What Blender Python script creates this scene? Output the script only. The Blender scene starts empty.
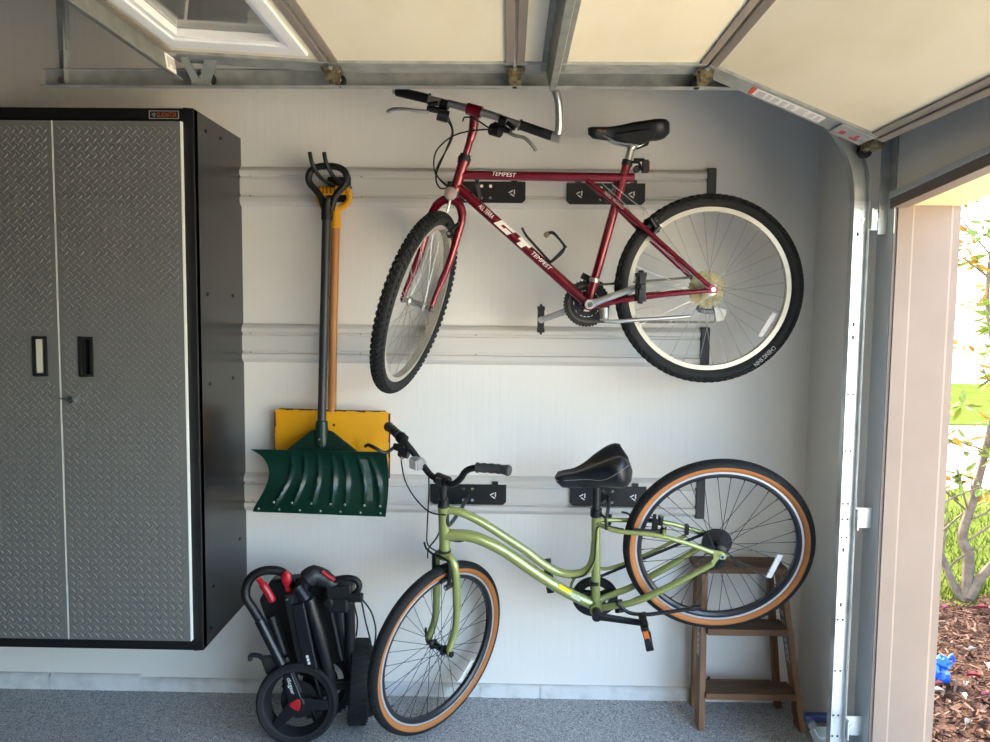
import bpy, math, random
from math import sin, cos, pi, radians, sqrt, atan2
from mathutils import Vector, Matrix
V = Vector
random.seed(7)
SC = bpy.context.scene
COL = SC.collection

# ------------------------------------------------------------------ camera, sky, sun, exposure
D = 3.0923            # the side wall is the plane Y = D; camera stands at X = 0, Y = 0
cam = bpy.data.cameras.new('camera'); camo = bpy.data.objects.new('camera', cam); COL.objects.link(camo)
pit, yaw, rol = .0786, .017, .0104
Fv = V((-sin(yaw)*cos(pit), cos(yaw)*cos(pit), -sin(pit)))
Rv = V((cos(yaw), sin(yaw), 0)); Uv = Rv.cross(Fv)
R2 = cos(rol)*Rv + sin(rol)*Uv; U2 = -sin(rol)*Rv + cos(rol)*Uv
cm = Matrix.Identity(4)
for i in range(3):
    cm[i][0], cm[i][1], cm[i][2] = R2[i], U2[i], -Fv[i]
cm[2][3] = 1.5583
camo.matrix_world = cm
cam.sensor_width = 36; cam.lens = 792.4/990*36; cam.clip_start = .02
SC.camera = camo

SUN_DIR = V((-.30, .80, .78)).normalized()
w = bpy.data.worlds.new('sky'); SC.world = w; w.use_nodes = True
nt = w.node_tree; nt.nodes.clear()
sk = nt.nodes.new('ShaderNodeTexSky'); sk.sky_type = 'NISHITA'; sk.sun_disc = False
sk.sun_elevation = math.asin(SUN_DIR.z); sk.sun_rotation = atan2(SUN_DIR.x, SUN_DIR.y)
sk.air_density = 1.0; sk.dust_density = 2.5
bg = nt.nodes.new('ShaderNodeBackground'); bg.inputs[1].default_value = .56
out = nt.nodes.new('ShaderNodeOutputWorld')
nt.links.new(sk.outputs[0], bg.inputs[0]); nt.links.new(bg.outputs[0], out.inputs[0])
sun = bpy.data.lights.new('sun', 'SUN'); sun.energy = 5.0; sun.angle = .02; sun.color = (1, .90, .75)
suno = bpy.data.objects.new('sun', sun); COL.objects.link(suno)
suno.rotation_euler = SUN_DIR.to_track_quat('Z', 'Y').to_euler(); suno.location = (0, 0, 12)
vs = SC.view_settings
vs.view_transform = 'Standard'; vs.look = 'None'; vs.gamma = 1; vs.use_curve_mapping = False
vs.exposure = 2.1
SC.cycles.max_bounces = 10; SC.cycles.diffuse_bounces = 7; SC.cycles.glossy_bounces = 4
SC.cycles.sample_clamp_indirect = 6
SC.cycles.use_denoising = True

# ------------------------------------------------------------------ materials
def lin(h):
    h = h.lstrip('#'); c = [int(h[i:i+2], 16)/255 for i in (0, 2, 4)]
    return tuple(x/12.92 if x <= .04045 else ((x+.055)/1.055)**2.4 for x in c) + (1,)
MATS = {}
def mat(name, col, rough=.5, metal=0, noise=None, bump=None, coat=0, spec=.5, trans=0, stretch=None):
    """noise=(scale, second colour, lo, hi); bump=(scale, strength, distance)"""
    if name in MATS: return MATS[name]
    m = bpy.data.materials.new(name); m.use_nodes = True; t = m.node_tree; b = t.nodes['Principled BSDF']
    c = lin(col) if isinstance(col, str) else tuple(col)+(1,)
    b.inputs['Base Color'].default_value = c; b.inputs['Roughness'].default_value = rough
    b.inputs['Metallic'].default_value = metal; b.inputs['Specular IOR Level'].default_value = spec
    b.inputs['Coat Weight'].default_value = coat; b.inputs['Coat Roughness'].default_value = .08
    b.inputs['Transmission Weight'].default_value = trans
    tc = t.nodes.new('ShaderNodeTexCoord'); mp = t.nodes.new('ShaderNodeMapping')
    t.links.new(tc.outputs['Object'], mp.inputs[0])
    if stretch: mp.inputs['Scale'].default_value = stretch
    if noise:
        n = t.nodes.new('ShaderNodeTexNoise'); n.inputs['Scale'].default_value = noise[0]; n.inputs['Detail'].default_value = 6
        r = t.nodes.new('ShaderNodeValToRGB'); r.color_ramp.elements[0].position = noise[2]; r.color_ramp.elements[1].position = noise[3]
        r.color_ramp.elements[0].color = c; r.color_ramp.elements[1].color = lin(noise[1])
        t.links.new(mp.outputs[0], n.inputs[0]); t.links.new(n.outputs[0], r.inputs[0]); t.links.new(r.outputs[0], b.inputs['Base Color'])
    if bump:
        n2 = t.nodes.new('ShaderNodeTexNoise'); n2.inputs['Scale'].default_value = bump[0]; n2.inputs['Detail'].default_value = 4
        bp = t.nodes.new('ShaderNodeBump'); bp.inputs['Strength'].default_value = bump[1]; bp.inputs['Distance'].default_value = bump[2]
        t.links.new(mp.outputs[0], n2.inputs[0]); t.links.new(n2.outputs[0], bp.inputs['Height']); t.links.new(bp.outputs[0], b.inputs['Normal'])
    MATS[name] = m; return m

M_wall = mat('wall_paint', '#e9e6de', .5, bump=(24, .28, .004), stretch=(3.2, 3.2, .16))
M_gwall = mat('front_wall_paint', '#e6e5df', .6, bump=(30, .2, .004))
M_base = mat('curb_paint', '#dfdfdc', .6, noise=(14, '#c9c8c4', .45, .7), bump=(40, .3, .005))
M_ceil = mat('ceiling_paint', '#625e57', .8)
M_jamb = mat('jamb_paint', '#8f7e70', .55, noise=(6, '#8a796b', .4, .7), spec=.2)
M_jamb2 = mat('jamb_bead', '#b8a38f', .5, spec=.25)
M_seal = mat('weather_seal', '#6a5d55', .6)
M_board = mat('grey_board', '#aeb5b8', .55, bump=(18, .2, .004), stretch=(3, 3, .3))
M_drive = mat('driveway_concrete', '#e6d3b0', .85, noise=(3, '#dac69f', .4, .7))
M_street = mat('pale_street', '#e4e2dc', .85)
M_lawn = mat('lawn_green', '#454f20', .95, noise=(2.5, '#525926', .35, .7), bump=(60, .8, .03), spec=0)
M_soil = mat('mulch_soil', '#3a2b23', .95, noise=(30, '#4e3c32', .4, .7), bump=(40, 1, .03), spec=0)
M_rail = mat('rail_grey', '#d6d3cc', .4)
M_black = mat('black_plastic', '#0d0e10', .42)
M_matte = mat('matte_black', '#0b0c0c', .65)
M_gloss = mat('black_gloss', '#0e0f10', .22)
M_rubber = mat('rubber', '#131415', .8, bump=(90, .2, .002))
M_dkgrey = mat('dark_grey_plastic', '#3a3b3c', .55)
M_steel = mat('galvanised', '#b3b6b1', .42, .45, noise=(18, '#9a9e9a', .4, .65))
M_steel2 = mat('bright_zinc', '#d2d5d3', .33, .7, noise=(14, '#b6bab8', .45, .7))
M_alu = mat('aluminium', '#b9b9b6', .3, .85)
M_chrome = mat('chrome', '#d8d8d8', .14, 1)
M_brass = mat('worn_brass', '#857a5c', .5, .5, noise=(60, '#524a38', .4, .6))
M_white = mat('white_paint', '#eeeeea', .45)
M_label = mat('label_paper', '#e9e7e1', .5)
M_redp = mat('red_plastic', '#a81722', .35)
M_redlab = mat('red_print', '#d0323a', .5)

# ------------------------------------------------------------------ mesh helpers
class MB:
    def __init__(s): s.v = []; s.f = []; s.mi = []; s.cur = 0
    def add(s, vs, fs):
        o = len(s.v); s.v += [tuple(p) for p in vs]
        for f in fs: s.f.append(tuple(i+o for i in f)); s.mi.append(s.cur)
        return s
    def box(s, c, size, rot=None):
        x, y, z = (a/2 for a in size)
        P = [V((i*x, j*y, k*z)) for i in (-1, 1) for j in (-1, 1) for k in (-1, 1)]
        if rot is not None: P = [rot @ p for p in P]
        P = [p+V(c) for p in P]
        return s.add(P, [(0, 1, 3, 2), (4, 6, 7, 5), (0, 4, 5, 1), (2, 3, 7, 6), (0, 2, 6, 4), (1, 5, 7, 3)])
    def bx(s, x0, x1, y0, y1, z0, z1): return s.box(((x0+x1)/2, (y0+y1)/2, (z0+z1)/2), (abs(x1-x0), abs(y1-y0), abs(z1-z0)))
    def beam(s, p0, p1, wd, ht, up=(0, 0, 1)):
        p0, p1 = V(p0), V(p1); d = (p1-p0).normalized(); a = d.cross(V(up)).normalized(); b = a.cross(d)
        P = [q + i*a*wd/2 + j*b*ht/2 for q in (p0, p1) for i, j in ((-1, -1), (1, -1), (1, 1), (-1, 1))]
        return s.add(P, [(3, 2, 1, 0), (4, 5, 6, 7), (0, 1, 5, 4), (1, 2, 6, 5), (2, 3, 7, 6), (3, 0, 4, 7)])
    def prism(s, poly, vec):
        n = len(poly); vec = V(vec); P = [V(p) for p in poly] + [V(p)+vec for p in poly]
        return s.add(P, [tuple(range(n))[::-1], tuple(range(n, 2*n))] + [(i, (i+1) % n, (i+1) % n+n, i+n) for i in range(n)])
    def tube(s, pts, r, seg=10, closed=False, cap=True, flat=None):
        """flat=(axis vector, factor): squash the section along an axis"""
        pts = [V(p) for p in pts]; n = len(pts)
        rs = list(r) if isinstance(r, (list, tuple)) else [r]*n
        T = []
        for i in range(n):
            a = pts[(i-1) % n] if closed or i else pts[i]; b = pts[(i+1) % n] if closed or i < n-1 else pts[i]
            T.append((b-a).normalized())
        nrm = T[0].orthogonal().normalized(); P = []
        for i in range(n):
            nrm = (nrm - T[i]*nrm.dot(T[i])); nrm = nrm.normalized() if nrm.length > 1e-6 else T[i].orthogonal().normalized()
            b = T[i].cross(nrm)
            for k in range(seg):
                t = 2*pi*k/seg; q = rs[i]*(cos(t)*nrm+sin(t)*b)
                if flat: ax = V(flat[0]).normalized(); q = q-ax*q.dot(ax)*(1-flat[1])
                P.append(pts[i]+q)
        F = []
        for i in range(n if closed else n-1):
            j = (i+1) % n
            for k in range(seg): F.append((i*seg+k, i*seg+(k+1) % seg, j*seg+(k+1) % seg, j*seg+k))
        if cap and not closed: F += [tuple(range(seg))[::-1], tuple(range((n-1)*seg, n*seg))]
        return s.add(P, F)
    def cyl(s, p0, p1, r, seg=14, r1=None): return s.tube([p0, p1], [r, r if r1 is None else r1], seg)
    def rev(s, c, e1, e2, ax, prof, seg=48, closed=True):
        """revolve a (radius, axial) profile about axis ax through c"""
        c, e1, e2, ax = V(c), V(e1), V(e2), V(ax); n = len(prof); P = []
        for i in range(seg):
            t = 2*pi*i/seg; d = cos(t)*e1+sin(t)*e2
            for (rr, a) in prof: P.append(c+rr*d+a*ax)
        F = []
        for i in range(seg):
            j = (i+1) % seg
            for k in range(n if closed else n-1): F.append((i*n+k, i*n+(k+1) % n, j*n+(k+1) % n, j*n+k))
        return s.add(P, F)
    def ball(s, c, r, sc=(1, 1, 1), seg=12, rings=8):
        P = []; F = []
        for i in range(rings+1):
            a = pi*i/rings
            for k in range(seg):
                t = 2*pi*k/seg; P.append(V(c)+V((r*sc[0]*sin(a)*cos(t), r*sc[1]*sin(a)*sin(t), r*sc[2]*cos(a))))
        for i in range(rings):
            for k in range(seg): F.append((i*seg+k, (i+1)*seg+k, (i+1)*seg+(k+1) % seg, i*seg+(k+1) % seg))
        return s.add(P, F)
    def loft(s, secs, cap=True):
        n = len(secs[0]); P = [p for q in secs for p in q]; F = []
        for i in range(len(secs)-1):
            for k in range(n): F.append((i*n+k, i*n+(k+1) % n, (i+1)*n+(k+1) % n, (i+1)*n+k))
        if cap: F += [tuple(range(n))[::-1], tuple(range((len(secs)-1)*n, len(secs)*n))]
        return s.add(P, F)
    def obj(s, name, m, parent=None, smooth=True, bevel=0, sharp=38, label=None, sub=0):
        me = bpy.data.meshes.new(name); me.from_pydata(s.v, [], s.f)
        ms = m if isinstance(m, (list, tuple)) else [m]
        for q in ms: me.materials.append(q)
        if len(ms) > 1: me.polygons.foreach_set('material_index', s.mi)
        import bmesh
        b = bmesh.new(); b.from_mesh(me); bmesh.ops.remove_doubles(b, verts=b.verts, dist=1e-6)
        bmesh.ops.recalc_face_normals(b, faces=b.faces); b.to_mesh(me); b.free()
        if smooth:
            me.shade_smooth(); me.set_sharp_from_angle(angle=radians(sharp))
        o = bpy.data.objects.new(name, me); COL.objects.link(o)
        if parent is not None: o.parent = parent
        if bevel:
            md = o.modifiers.new('bevel', 'BEVEL'); md.width = bevel; md.segments = 2; md.limit_method = 'ANGLE'; md.angle_limit = radians(35)
        if sub:
            md = o.modifiers.new('sub', 'SUBSURF'); md.levels = sub; md.render_levels = sub
        if label: o['label'] = label
        return o

def each(mb, name, mt, parent, **k):
    """link every connected piece of mb as an object of its own"""
    n = len(mb.v); par = list(range(n))
    def fd(i):
        while par[i] != i: par[i] = par[par[i]]; i = par[i]
        return i
    for f in mb.f:
        for q in f[1:]: par[fd(q)] = fd(f[0])
    gs = {}
    for f in mb.f: gs.setdefault(fd(f[0]), []).append(f)
    for fs in gs.values():
        ids = sorted({i for f in fs for i in f}); mp = {i: j for j, i in enumerate(ids)}
        q = MB(); q.add([mb.v[i] for i in ids], [tuple(mp[i] for i in f) for f in fs]); q.obj(name, mt, parent, **k)

def crv(pts, n=6, closed=False):
    """Catmull-Rom through points"""
    p = [V(q) for q in pts]; L = len(p); o = []
    for i in range(L if closed else L-1):
        if closed: a, b, c, d = p[(i-1) % L], p[i], p[(i+1) % L], p[(i+2) % L]
        else: a, b, c, d = p[max(i-1, 0)], p[i], p[i+1], p[min(i+2, L-1)]
        for k in range(n):
            t = k/n
            o.append(.5*((2*b)+(c-a)*t+(2*a-5*b+4*c-d)*t*t+(3*b-a-3*c+d)*t**3))
    if not closed: o.append(p[-1])
    return o
def arc(c, e1, e2, r, a0, a1, n=10): return [V(c)+r*(cos(a0+(a1-a0)*i/n)*V(e1)+sin(a0+(a1-a0)*i/n)*V(e2)) for i in range(n+1)]

def empty(name, loc=(0, 0, 0), mtx=None, parent=None):
    o = bpy.data.objects.new(name, None); COL.objects.link(o); o.empty_display_size = .05
    if parent is not None: o.parent = parent
    if mtx is not None: o.matrix_world = mtx
    else: o.location = loc
    return o
def tag(o, label, cat, group=None, kind=None):
    o['label'] = label; o['category'] = cat
    if group: o['group'] = group
    if kind: o['kind'] = kind
    return o
def struct(o): o['kind'] = 'structure'; return o
def text(s, mt, parent, org, xd, yd, width, height, name='lettering', depth=.0006, shear=0, label=None):
    cu = bpy.data.curves.new(name, 'FONT'); cu.body = s; cu.size = 1; cu.extrude = 0; cu.shear = shear; cu.resolution_u = 3
    t = bpy.data.objects.new(name, cu); COL.objects.link(t)
    dg = bpy.context.evaluated_depsgraph_get(); me = bpy.data.meshes.new_from_object(t.evaluated_get(dg))
    bpy.data.objects.remove(t)
    xs = [v.co.x for v in me.vertices]; ys = [v.co.y for v in me.vertices]
    x0, x1, y0, y1 = min(xs), max(xs), min(ys), max(ys); xd, yd = V(xd).normalized(), V(yd).normalized(); nz = xd.cross(yd)
    for v in me.vertices:
        v.co = V(org) + xd*((v.co.x-x0)/(x1-x0)-.5)*width + yd*((v.co.y-y0)/(y1-y0)-.5)*height + nz*depth
    me.materials.clear(); me.materials.append(mt)
    o = bpy.data.objects.new(name, me); COL.objects.link(o); o.parent = parent
    if label: o['label'] = label
    return o
def tri_logo(mb, c, xd, yd, s):
    """three bar triangular emblem, one corner pointing left"""
    c, xd, yd = V(c), V(xd), V(yd); P = [(-.62, 0), (.42, .62), (.42, -.62)]
    for i in range(3):
        a, b = V(P[i]), V(P[(i+1) % 3]); d = b-a; a2, b2 = a+d*.02, a+d*.70
        mb.beam(c+xd*a2.x*s+yd*a2.y*s, c+xd*b2.x*s+yd*b2.y*s, .22*s, .0012, xd.cross(yd))

# ================================================================== SETTING
FX = 1.172            # inner face of the front wall
OY = 2.4625           # edge of the opening
def wallbox(name, x0, x1, y0, y1, z0, z1, m): return struct(MB().bx(x0, x1, y0, y1, z0, z1).obj(name, m, smooth=False))
wallbox('floor', -5, FX+.2, -3.4, D+.1, -.12, 0, mat('floor_epoxy', '#8b9092', .55))
# speckled floor coating
t = MATS['floor_epoxy'].node_tree; b = t.nodes['Principled BSDF']
tc = t.nodes.new('ShaderNodeTexCoord')
vo = t.nodes.new('ShaderNodeTexVoronoi'); vo.inputs['Scale'].default_value = 260
rp = t.nodes.new('ShaderNodeValToRGB'); rp.color_ramp.interpolation = 'CONSTANT'; e = rp.color_ramp.elements
e[0].position = 0; e[0].color = lin('#6a6d6f'); e[1].position = .14; e[1].color = lin('#999c9e')
for ps, cc in ((.45, '#abadae'), (.75, '#bdbfc0'), (.92, '#d8d9d9')):
    q = e.new(ps); q.color = lin(cc)
sp = t.nodes.new('ShaderNodeSeparateColor')
t.links.new(tc.outputs['Object'], vo.inputs['Vector']); t.links.new(vo.outputs['Color'], sp.inputs[0]); t.links.new(sp.outputs[0], rp.inputs[0])
t.links.new(rp.outputs[0], b.inputs['Base Color'])
bp = t.nodes.new('ShaderNodeBump'); bp.inputs['Strength'].default_value = .25; bp.inputs['Distance'].default_value = .002
t.links.new(sp.outputs[1], bp.inputs['Height']); t.links.new(bp.outputs[0], b.inputs['Normal'])

wallbox('wall_side', -5.1, FX+.2, D, D+.1, 0, 2.95, M_wall)
wallbox('wall_left', -5.1, -5, -3.4, D, 0, 2.95, M_ceil)
wallbox('wall_rear', -5.1, FX+.2, -3.5, -3.4, 0, 2.95, M_ceil)
wallbox('ceiling', -5.2, FX+.5, -3.6, D+.25, 2.95, 3.05, M_ceil)
wf = MB(); wf.bx(FX, FX+.19, OY+.012, D, 0, 2.95)
wf.bx(FX, FX+.19, -3.4, -2.42, 0, 2.95)
HZ = [(OY+.012, 1.905), (1.35, 2.0), (.2, 2.0), (-2.42, 2.0)]
for (ya, za), (yb, zb) in zip(HZ, HZ[1:]):
    wf.prism([(FX, ya, za), (FX, yb, zb), (FX, yb, 2.95), (FX, ya, 2.95)], (.19, 0, 0))
struct(wf.obj('wall_front', M_gwall, smooth=False))
# door jamb casing with a stepped profile, and the soffit under the head of the opening
jb = MB()
jb.prism([(FX+.006, OY-.006, -.02), (FX+.050, OY-.006, -.02), (FX+.056, OY-.0035, -.02), (FX+.168, OY-.0035, -.02), (FX+.176, OY, -.02), (FX+.198, OY, -.02), (FX+.198, OY+.012, -.02), (FX+.006, OY+.012, -.02)], (0, 0, 1.93))
struct(jb.obj('trim_1', M_jamb, smooth=False))
sf = MB()
for (ya, za), (yb, zb) in zip(HZ, HZ[1:]):
    sf.prism([(FX+.03, ya, za-.022), (FX+.03, yb, zb-.022), (FX+.03, yb, zb), (FX+.03, ya, za)], (.17, 0, 0))
struct(sf.obj('trim_2', mat('soffit_paint', '#cfc29c', .6, spec=.2), smooth=False))
sl = MB()
for (ya, za), (yb, zb) in zip(HZ, HZ[1:]):
    sl.prism([(FX-.012, ya, za-.03), (FX-.012, yb, zb-.03), (FX-.012, yb, zb), (FX-.012, ya, za)], (.045, 0, 0))
struct(sl.obj('trim_3', M_seal, smooth=False))
bd = MB(); bd.bx(FX-.006, FX, OY+.002, OY+.105, 0, 1.93)
for (ya, za), (yb, zb) in zip(HZ, HZ[1:]):
    bd.prism([(FX-.018, ya, za), (FX-.018, yb, zb), (FX-.018, yb, zb+.017), (FX-.018, ya, za+.017)], (.018, 0, 0))
struct(bd.obj('trim_4', M_board, smooth=False, bevel=.002))
sj = MB(); sj.bx(FX-.004, FX+.01, OY-.002, OY+.012, 0, 1.9)
struct(sj.obj('trim_5', M_seal, smooth=False))
# painted concrete curb along the wall foot
bb = MB(); joints = [-5, -3.1, -2.15, -1.845, -1.475, -.82, -.1, .14, .74, FX]
for i, (a, c) in enumerate(zip(joints, joints[1:])):
    zt = .062 if i < 4 else .05
    bb.prism([(a+.004, D-.022, 0), (a+.004, D, 0), (a+.004, D, zt), (a+.004, D-.014, zt), (a+.004, D-.022, zt-.008)], (c-a-.008, 0, 0))
bb.bx(-5, FX, D-.016, D, 0, .046)
struct(bb.obj('baseboard_side', M_base, smooth=False))

# ground outside
wallbox('driveway', FX+.2, 16, -14, 2.5, -.14, -.03, M_drive)
def flat(name, x0, x1, y0, y1, z, m): return struct(MB().bx(x0, x1, y0, y1, z-.1, z).obj(name, m, smooth=False))
g = MB()
random.seed(3)
nx, ny = 34, 26
P = []
for i in range(nx+1):
    for j in range(ny+1):
        P.append((1.36+2.7*i/nx, 2.5+2.1*j/ny, -.105+.022*random.random()+.02*sin(i*.9)*sin(j*.7)))
g.add(P, [(i*(ny+1)+j, (i+1)*(ny+1)+j, (i+1)*(ny+1)+j+1, i*(ny+1)+j+1) for i in range(nx) for j in range(ny)])
struct(g.obj('ground_bed', M_soil))
flat('ground_subsoil', FX+.2, 30, 2.5, 4.5, -.16, M_soil)
flat('lawn', -6, 30, 4.45, 7.45, -.10, M_lawn)
flat('street', -6, 40, 7.45, 11.9, -.12, M_street)
flat('lawn_far', -6, 50, 11.9, 19, -.10, M_lawn)
flat('street_far', -10, 120, 19, 160, -.12, M_street)

# mulch chips and grass blades
random.seed(11); ch = MB()
for i in range(5200):
    x = 1.42+2.4*random.random(); y = 2.55+1.9*random.random()
    if x < 1.5+.35*(y-2.5): pass
    rt = Matrix.Rotation(random.uniform(0, pi), 3, 'Z') @ Matrix.Rotation(random.gauss(0, .35), 3, 'Y') @ Matrix.Rotation(random.gauss(0, .35), 3, 'X')
    ch.cur = 0 if random.random() < .72 else 1
    ch.box((x, y, -.083+.02*random.random()), (random.uniform(.02, .06), random.uniform(.005, .012), random.uniform(.003, .007)), rt)
tag(ch.obj('mulch', [mat('mulch_brown', '#3f2d24', .9, spec=0, noise=(9, '#543f34', .4, .65)), mat('mulch_pale', '#5d493e', .9, spec=0)], smooth=False), 'dark brown shredded bark mulch covering the bed outside the garage', 'mulch', kind='stuff')
gr = MB()
for i in range(9000):
    x = 1.9+3.4*random.random(); y = 4.52+2.2*random.random()**1.6; h = random.uniform(.03, .075); a = random.uniform(0, pi)
    dx, dy = .004*cos(a), .004*sin(a); lx, ly = random.gauss(0, .02), random.gauss(0, .02)
    gr.add([(x-dx, y-dy, -.1), (x+dx, y+dy, -.1), (x+lx, y+ly, -.1+h)], [(0, 1, 2)])
tag(gr.obj('grass', mat('grass_blade', '#4d5523', .9, spec=0), smooth=False), 'short sunlit green grass at the edge of the mulch bed', 'grass', kind='stuff')

# ================================================================== OVERHEAD DOOR AND TRACK
M_panel = mat('door_panel_cream', '#e6dcc0', .55, noise=(5, '#ddd0b0', .5, .75), bump=(25, .12, .003), stretch=(1, .4, 1))
M_taupe = mat('door_rail_taupe', '#867b70', .5)
door = empty('garage_door', (0, 0, 2.263))
tag(door, 'raised sectional garage door with cream panels hanging overhead in steel tracks', 'garage door')
ZP = 0.0; YE = 2.43; Y0 = -2.35     # underside of the level sections (local z), wall-side end, far end
def section(p0, p1, name='section', hole=None):
    """p0, p1: (x, z) of the two edges of the underside; the slab rises above it"""
    a, c = V((p0[0], 0, p0[1])), V((p1[0], 0, p1[1])); d = (c-a).normalized(); n = V((-d.z, 0, d.x)); n = n if n.z > 0 else -n
    L = (c-a).length; g = .004; th = .042
    def slab(mb, u0, u1, y0, y1, t0=0, t1=th):
        A = a+d*u0; B = a+d*u1
        mb.prism([A+n*t0+V((0, y0, 0)), B+n*t0+V((0, y0, 0)), B+n*t1+V((0, y0, 0)), A+n*t1+V((0, y0, 0))], (0, y1-y0, 0))
    m = MB()
    if hole is None: slab(m, g, L-g, Y0, YE-.10)
    else:
        u0, u1, ys = hole; ys = sorted(ys)
        slab(m, g, u0, Y0, YE-.10); slab(m, u1, L-g, Y0, YE-.10)
        last = Y0
        for (ya, yb) in ys: slab(m, u0, u1, last, ya); last = yb
        slab(m, u0, u1, last, YE-.10)
    s = m.obj(name, M_panel, door, smooth=False)
    e = MB(); slab(e, g, L-g, YE-.10, YE, -.004, th)                        # galvanised end stile
    slab(e, g, L-g, YE-.104, YE-.10, -.008, th)
    e.obj('end_stile', M_steel, s, smooth=False)
    for q in (0, L):                                                        # taupe rails along both long edges
        r = MB(); u0, u1 = (g, .027) if q == 0 else (L-.027, L-g)
        slab(r, u0, u1, Y0, YE-.094, -.006, 0)
        r.obj('edge_rail', M_taupe, s, smooth=False, bevel=.0015)
    return s, a, d, n, L, slab
WY = [(1.62, 2.20), (.85, 1.43), (-.1, .48), (-1.1, -.5)]
s_top, a, d, n, L, slab = section((-1.005, .028), (-.526, 0), hole=(.085, .40, WY))
for (ya, yb) in WY:
    wfm = MB()
    for (u0, u1, y0, y1) in ((.05, .085, ya-.07, yb+.07), (.40, .435, ya-.07, yb+.07), (.085, .40, yb, yb+.07), (.085, .40, ya-.07, ya)):
        slab(wfm, u0, u1, y0, y1, -.010, .0)
    for (u0, u1, y0, y1) in ((.085, .10, ya, yb), (.385, .40, ya, yb), (.10, .385, yb-.015, yb), (.10, .385, ya, ya+.015)):
        slab(wfm, u0, u1, y0, y1, -.004, .03)
    wfo = wfm.obj('window_frame', M_white, s_top, smooth=False, bevel=.002)
    pn = MB(); slab(pn, .10, .385, ya+.015, yb-.015, .018, .023); pn.obj('window_pane', mat('glass', '#f4f7f2', .02, trans=1), s_top, smooth=False)
section((-.526, 0), (.009, 0)); section((.009, 0), (.562, 0))
s_bot, a, d, n, L, slab = section((.562, 0), (1.056, -.201))
bt = MB(); slab(bt, L-.004, L+.018, Y0, YE-.09, -.012, .045); bt.obj('bottom_retainer', M_taupe, s_bot, smooth=False, bevel=.003)
rb = MB(); Bp = a+d*(L+.024)+n*.02; rb.tube([Bp+V((0, Y0, 0)), Bp+V((0, YE-.09, 0))], .014, 10); rb.obj('bottom_seal', M_seal, s_bot)
# warning strip label with printed lines, and the red-marked bracket tag
wl = MB(); slab(wl, .16, .375, YE-.075, YE-.02, -.0062, -.0042); wl.obj('warning_label', M_label, s_bot, smooth=False)
wr = MB(); slab(wr, .148, .16, YE-.075, YE-.02, -.0062, -.0042); wr.obj('warning_band', mat('warning_orange', '#d8552c', .5), s_bot, smooth=False)
random.seed(5); wt = MB(); u = .17
while u < .36:
    l = random.uniform(.012, .03)
    for k in range(5): slab(wt, u, min(u+l*random.uniform(.6, 1), .37), YE-.068+k*.009, YE-.064+k*.009, -.0068, -.0062)
    u += l+.006
wt.obj('label_print', mat('print_grey', '#b3aba6', .6), s_bot, smooth=False)
bk = MB(); slab(bk, .42, L-.01, YE-.09, YE+.01, -.010, -.004)
bk.obj('corner_bracket', M_steel, s_bot, smooth=False, bevel=.002)
bt2 = MB(); slab(bt2, .44, .455, YE-.05, YE-.02, -.0108, -.010); slab(bt2, .475, .50, YE-.03, YE-.012, -.0108, -.010); slab(bt2, .485, .493, YE-.06, YE-.035, -.0108, -.010)
bt2.obj('bracket_marks', mat('faded_red', '#b24a55', .6), s_bot, smooth=False)
# reinforcing struts: a deep folded channel along the top section and one along the second seam
st = MB()
def zsec(mb, pts, y0, y1): mb.prism([(x, y0, z) for x, z in pts], (0, y1-y0, 0))
zsec(st, [(-1.012, .045), (-1.008, .045), (-.998, -.034), (-.978, -.038), (-.978, -.034), (-.994, -.030), (-1.004, .049), (-1.03, .049), (-1.03, .045)], Y0, 2.40)
so_ = st.obj('strut', mat('strut_steel', '#8d918a', .45, .4, noise=(18, '#7c807a', .4, .65)), door, smooth=False)
lb = MB(); lb.prism([(-1.0005, 2.325, .022), (-1.0005, 2.392, .022), (-.9935, 2.392, -.026), (-.9935, 2.325, -.026)], (.0012, 0, 0))
lo = lb.obj('strut_label', M_label, so_, smooth=False)
lp = MB(); random.seed(2)
for k in range(7):
    y0 = 2.337+k*.008
    zz = -.004-.012*random.random(); xx = -.9993+(.022-zz)/.048*.007
    lp.prism([(-.9993+.0008, y0, .016), (-.9993+.0008, y0+.004, .016), (xx, y0+.004, zz), (xx, y0, zz)], (.0006, 0, 0))
lp.obj('label_print', MATS['print_grey'], so_, smooth=False)
st2 = MB()
zsec(st2, [(.085, -.005), (.101, -.005), (.112, -.060), (.130, -.060), (.143, -.005), (.156, -.005), (.156, -.001), (.140, -.001), (.127, -.056), (.115, -.056), (.104, -.001), (.085, -.001)], Y0, 2.405)
st2.obj('strut', MATS['strut_steel'], door, smooth=False)
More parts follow.
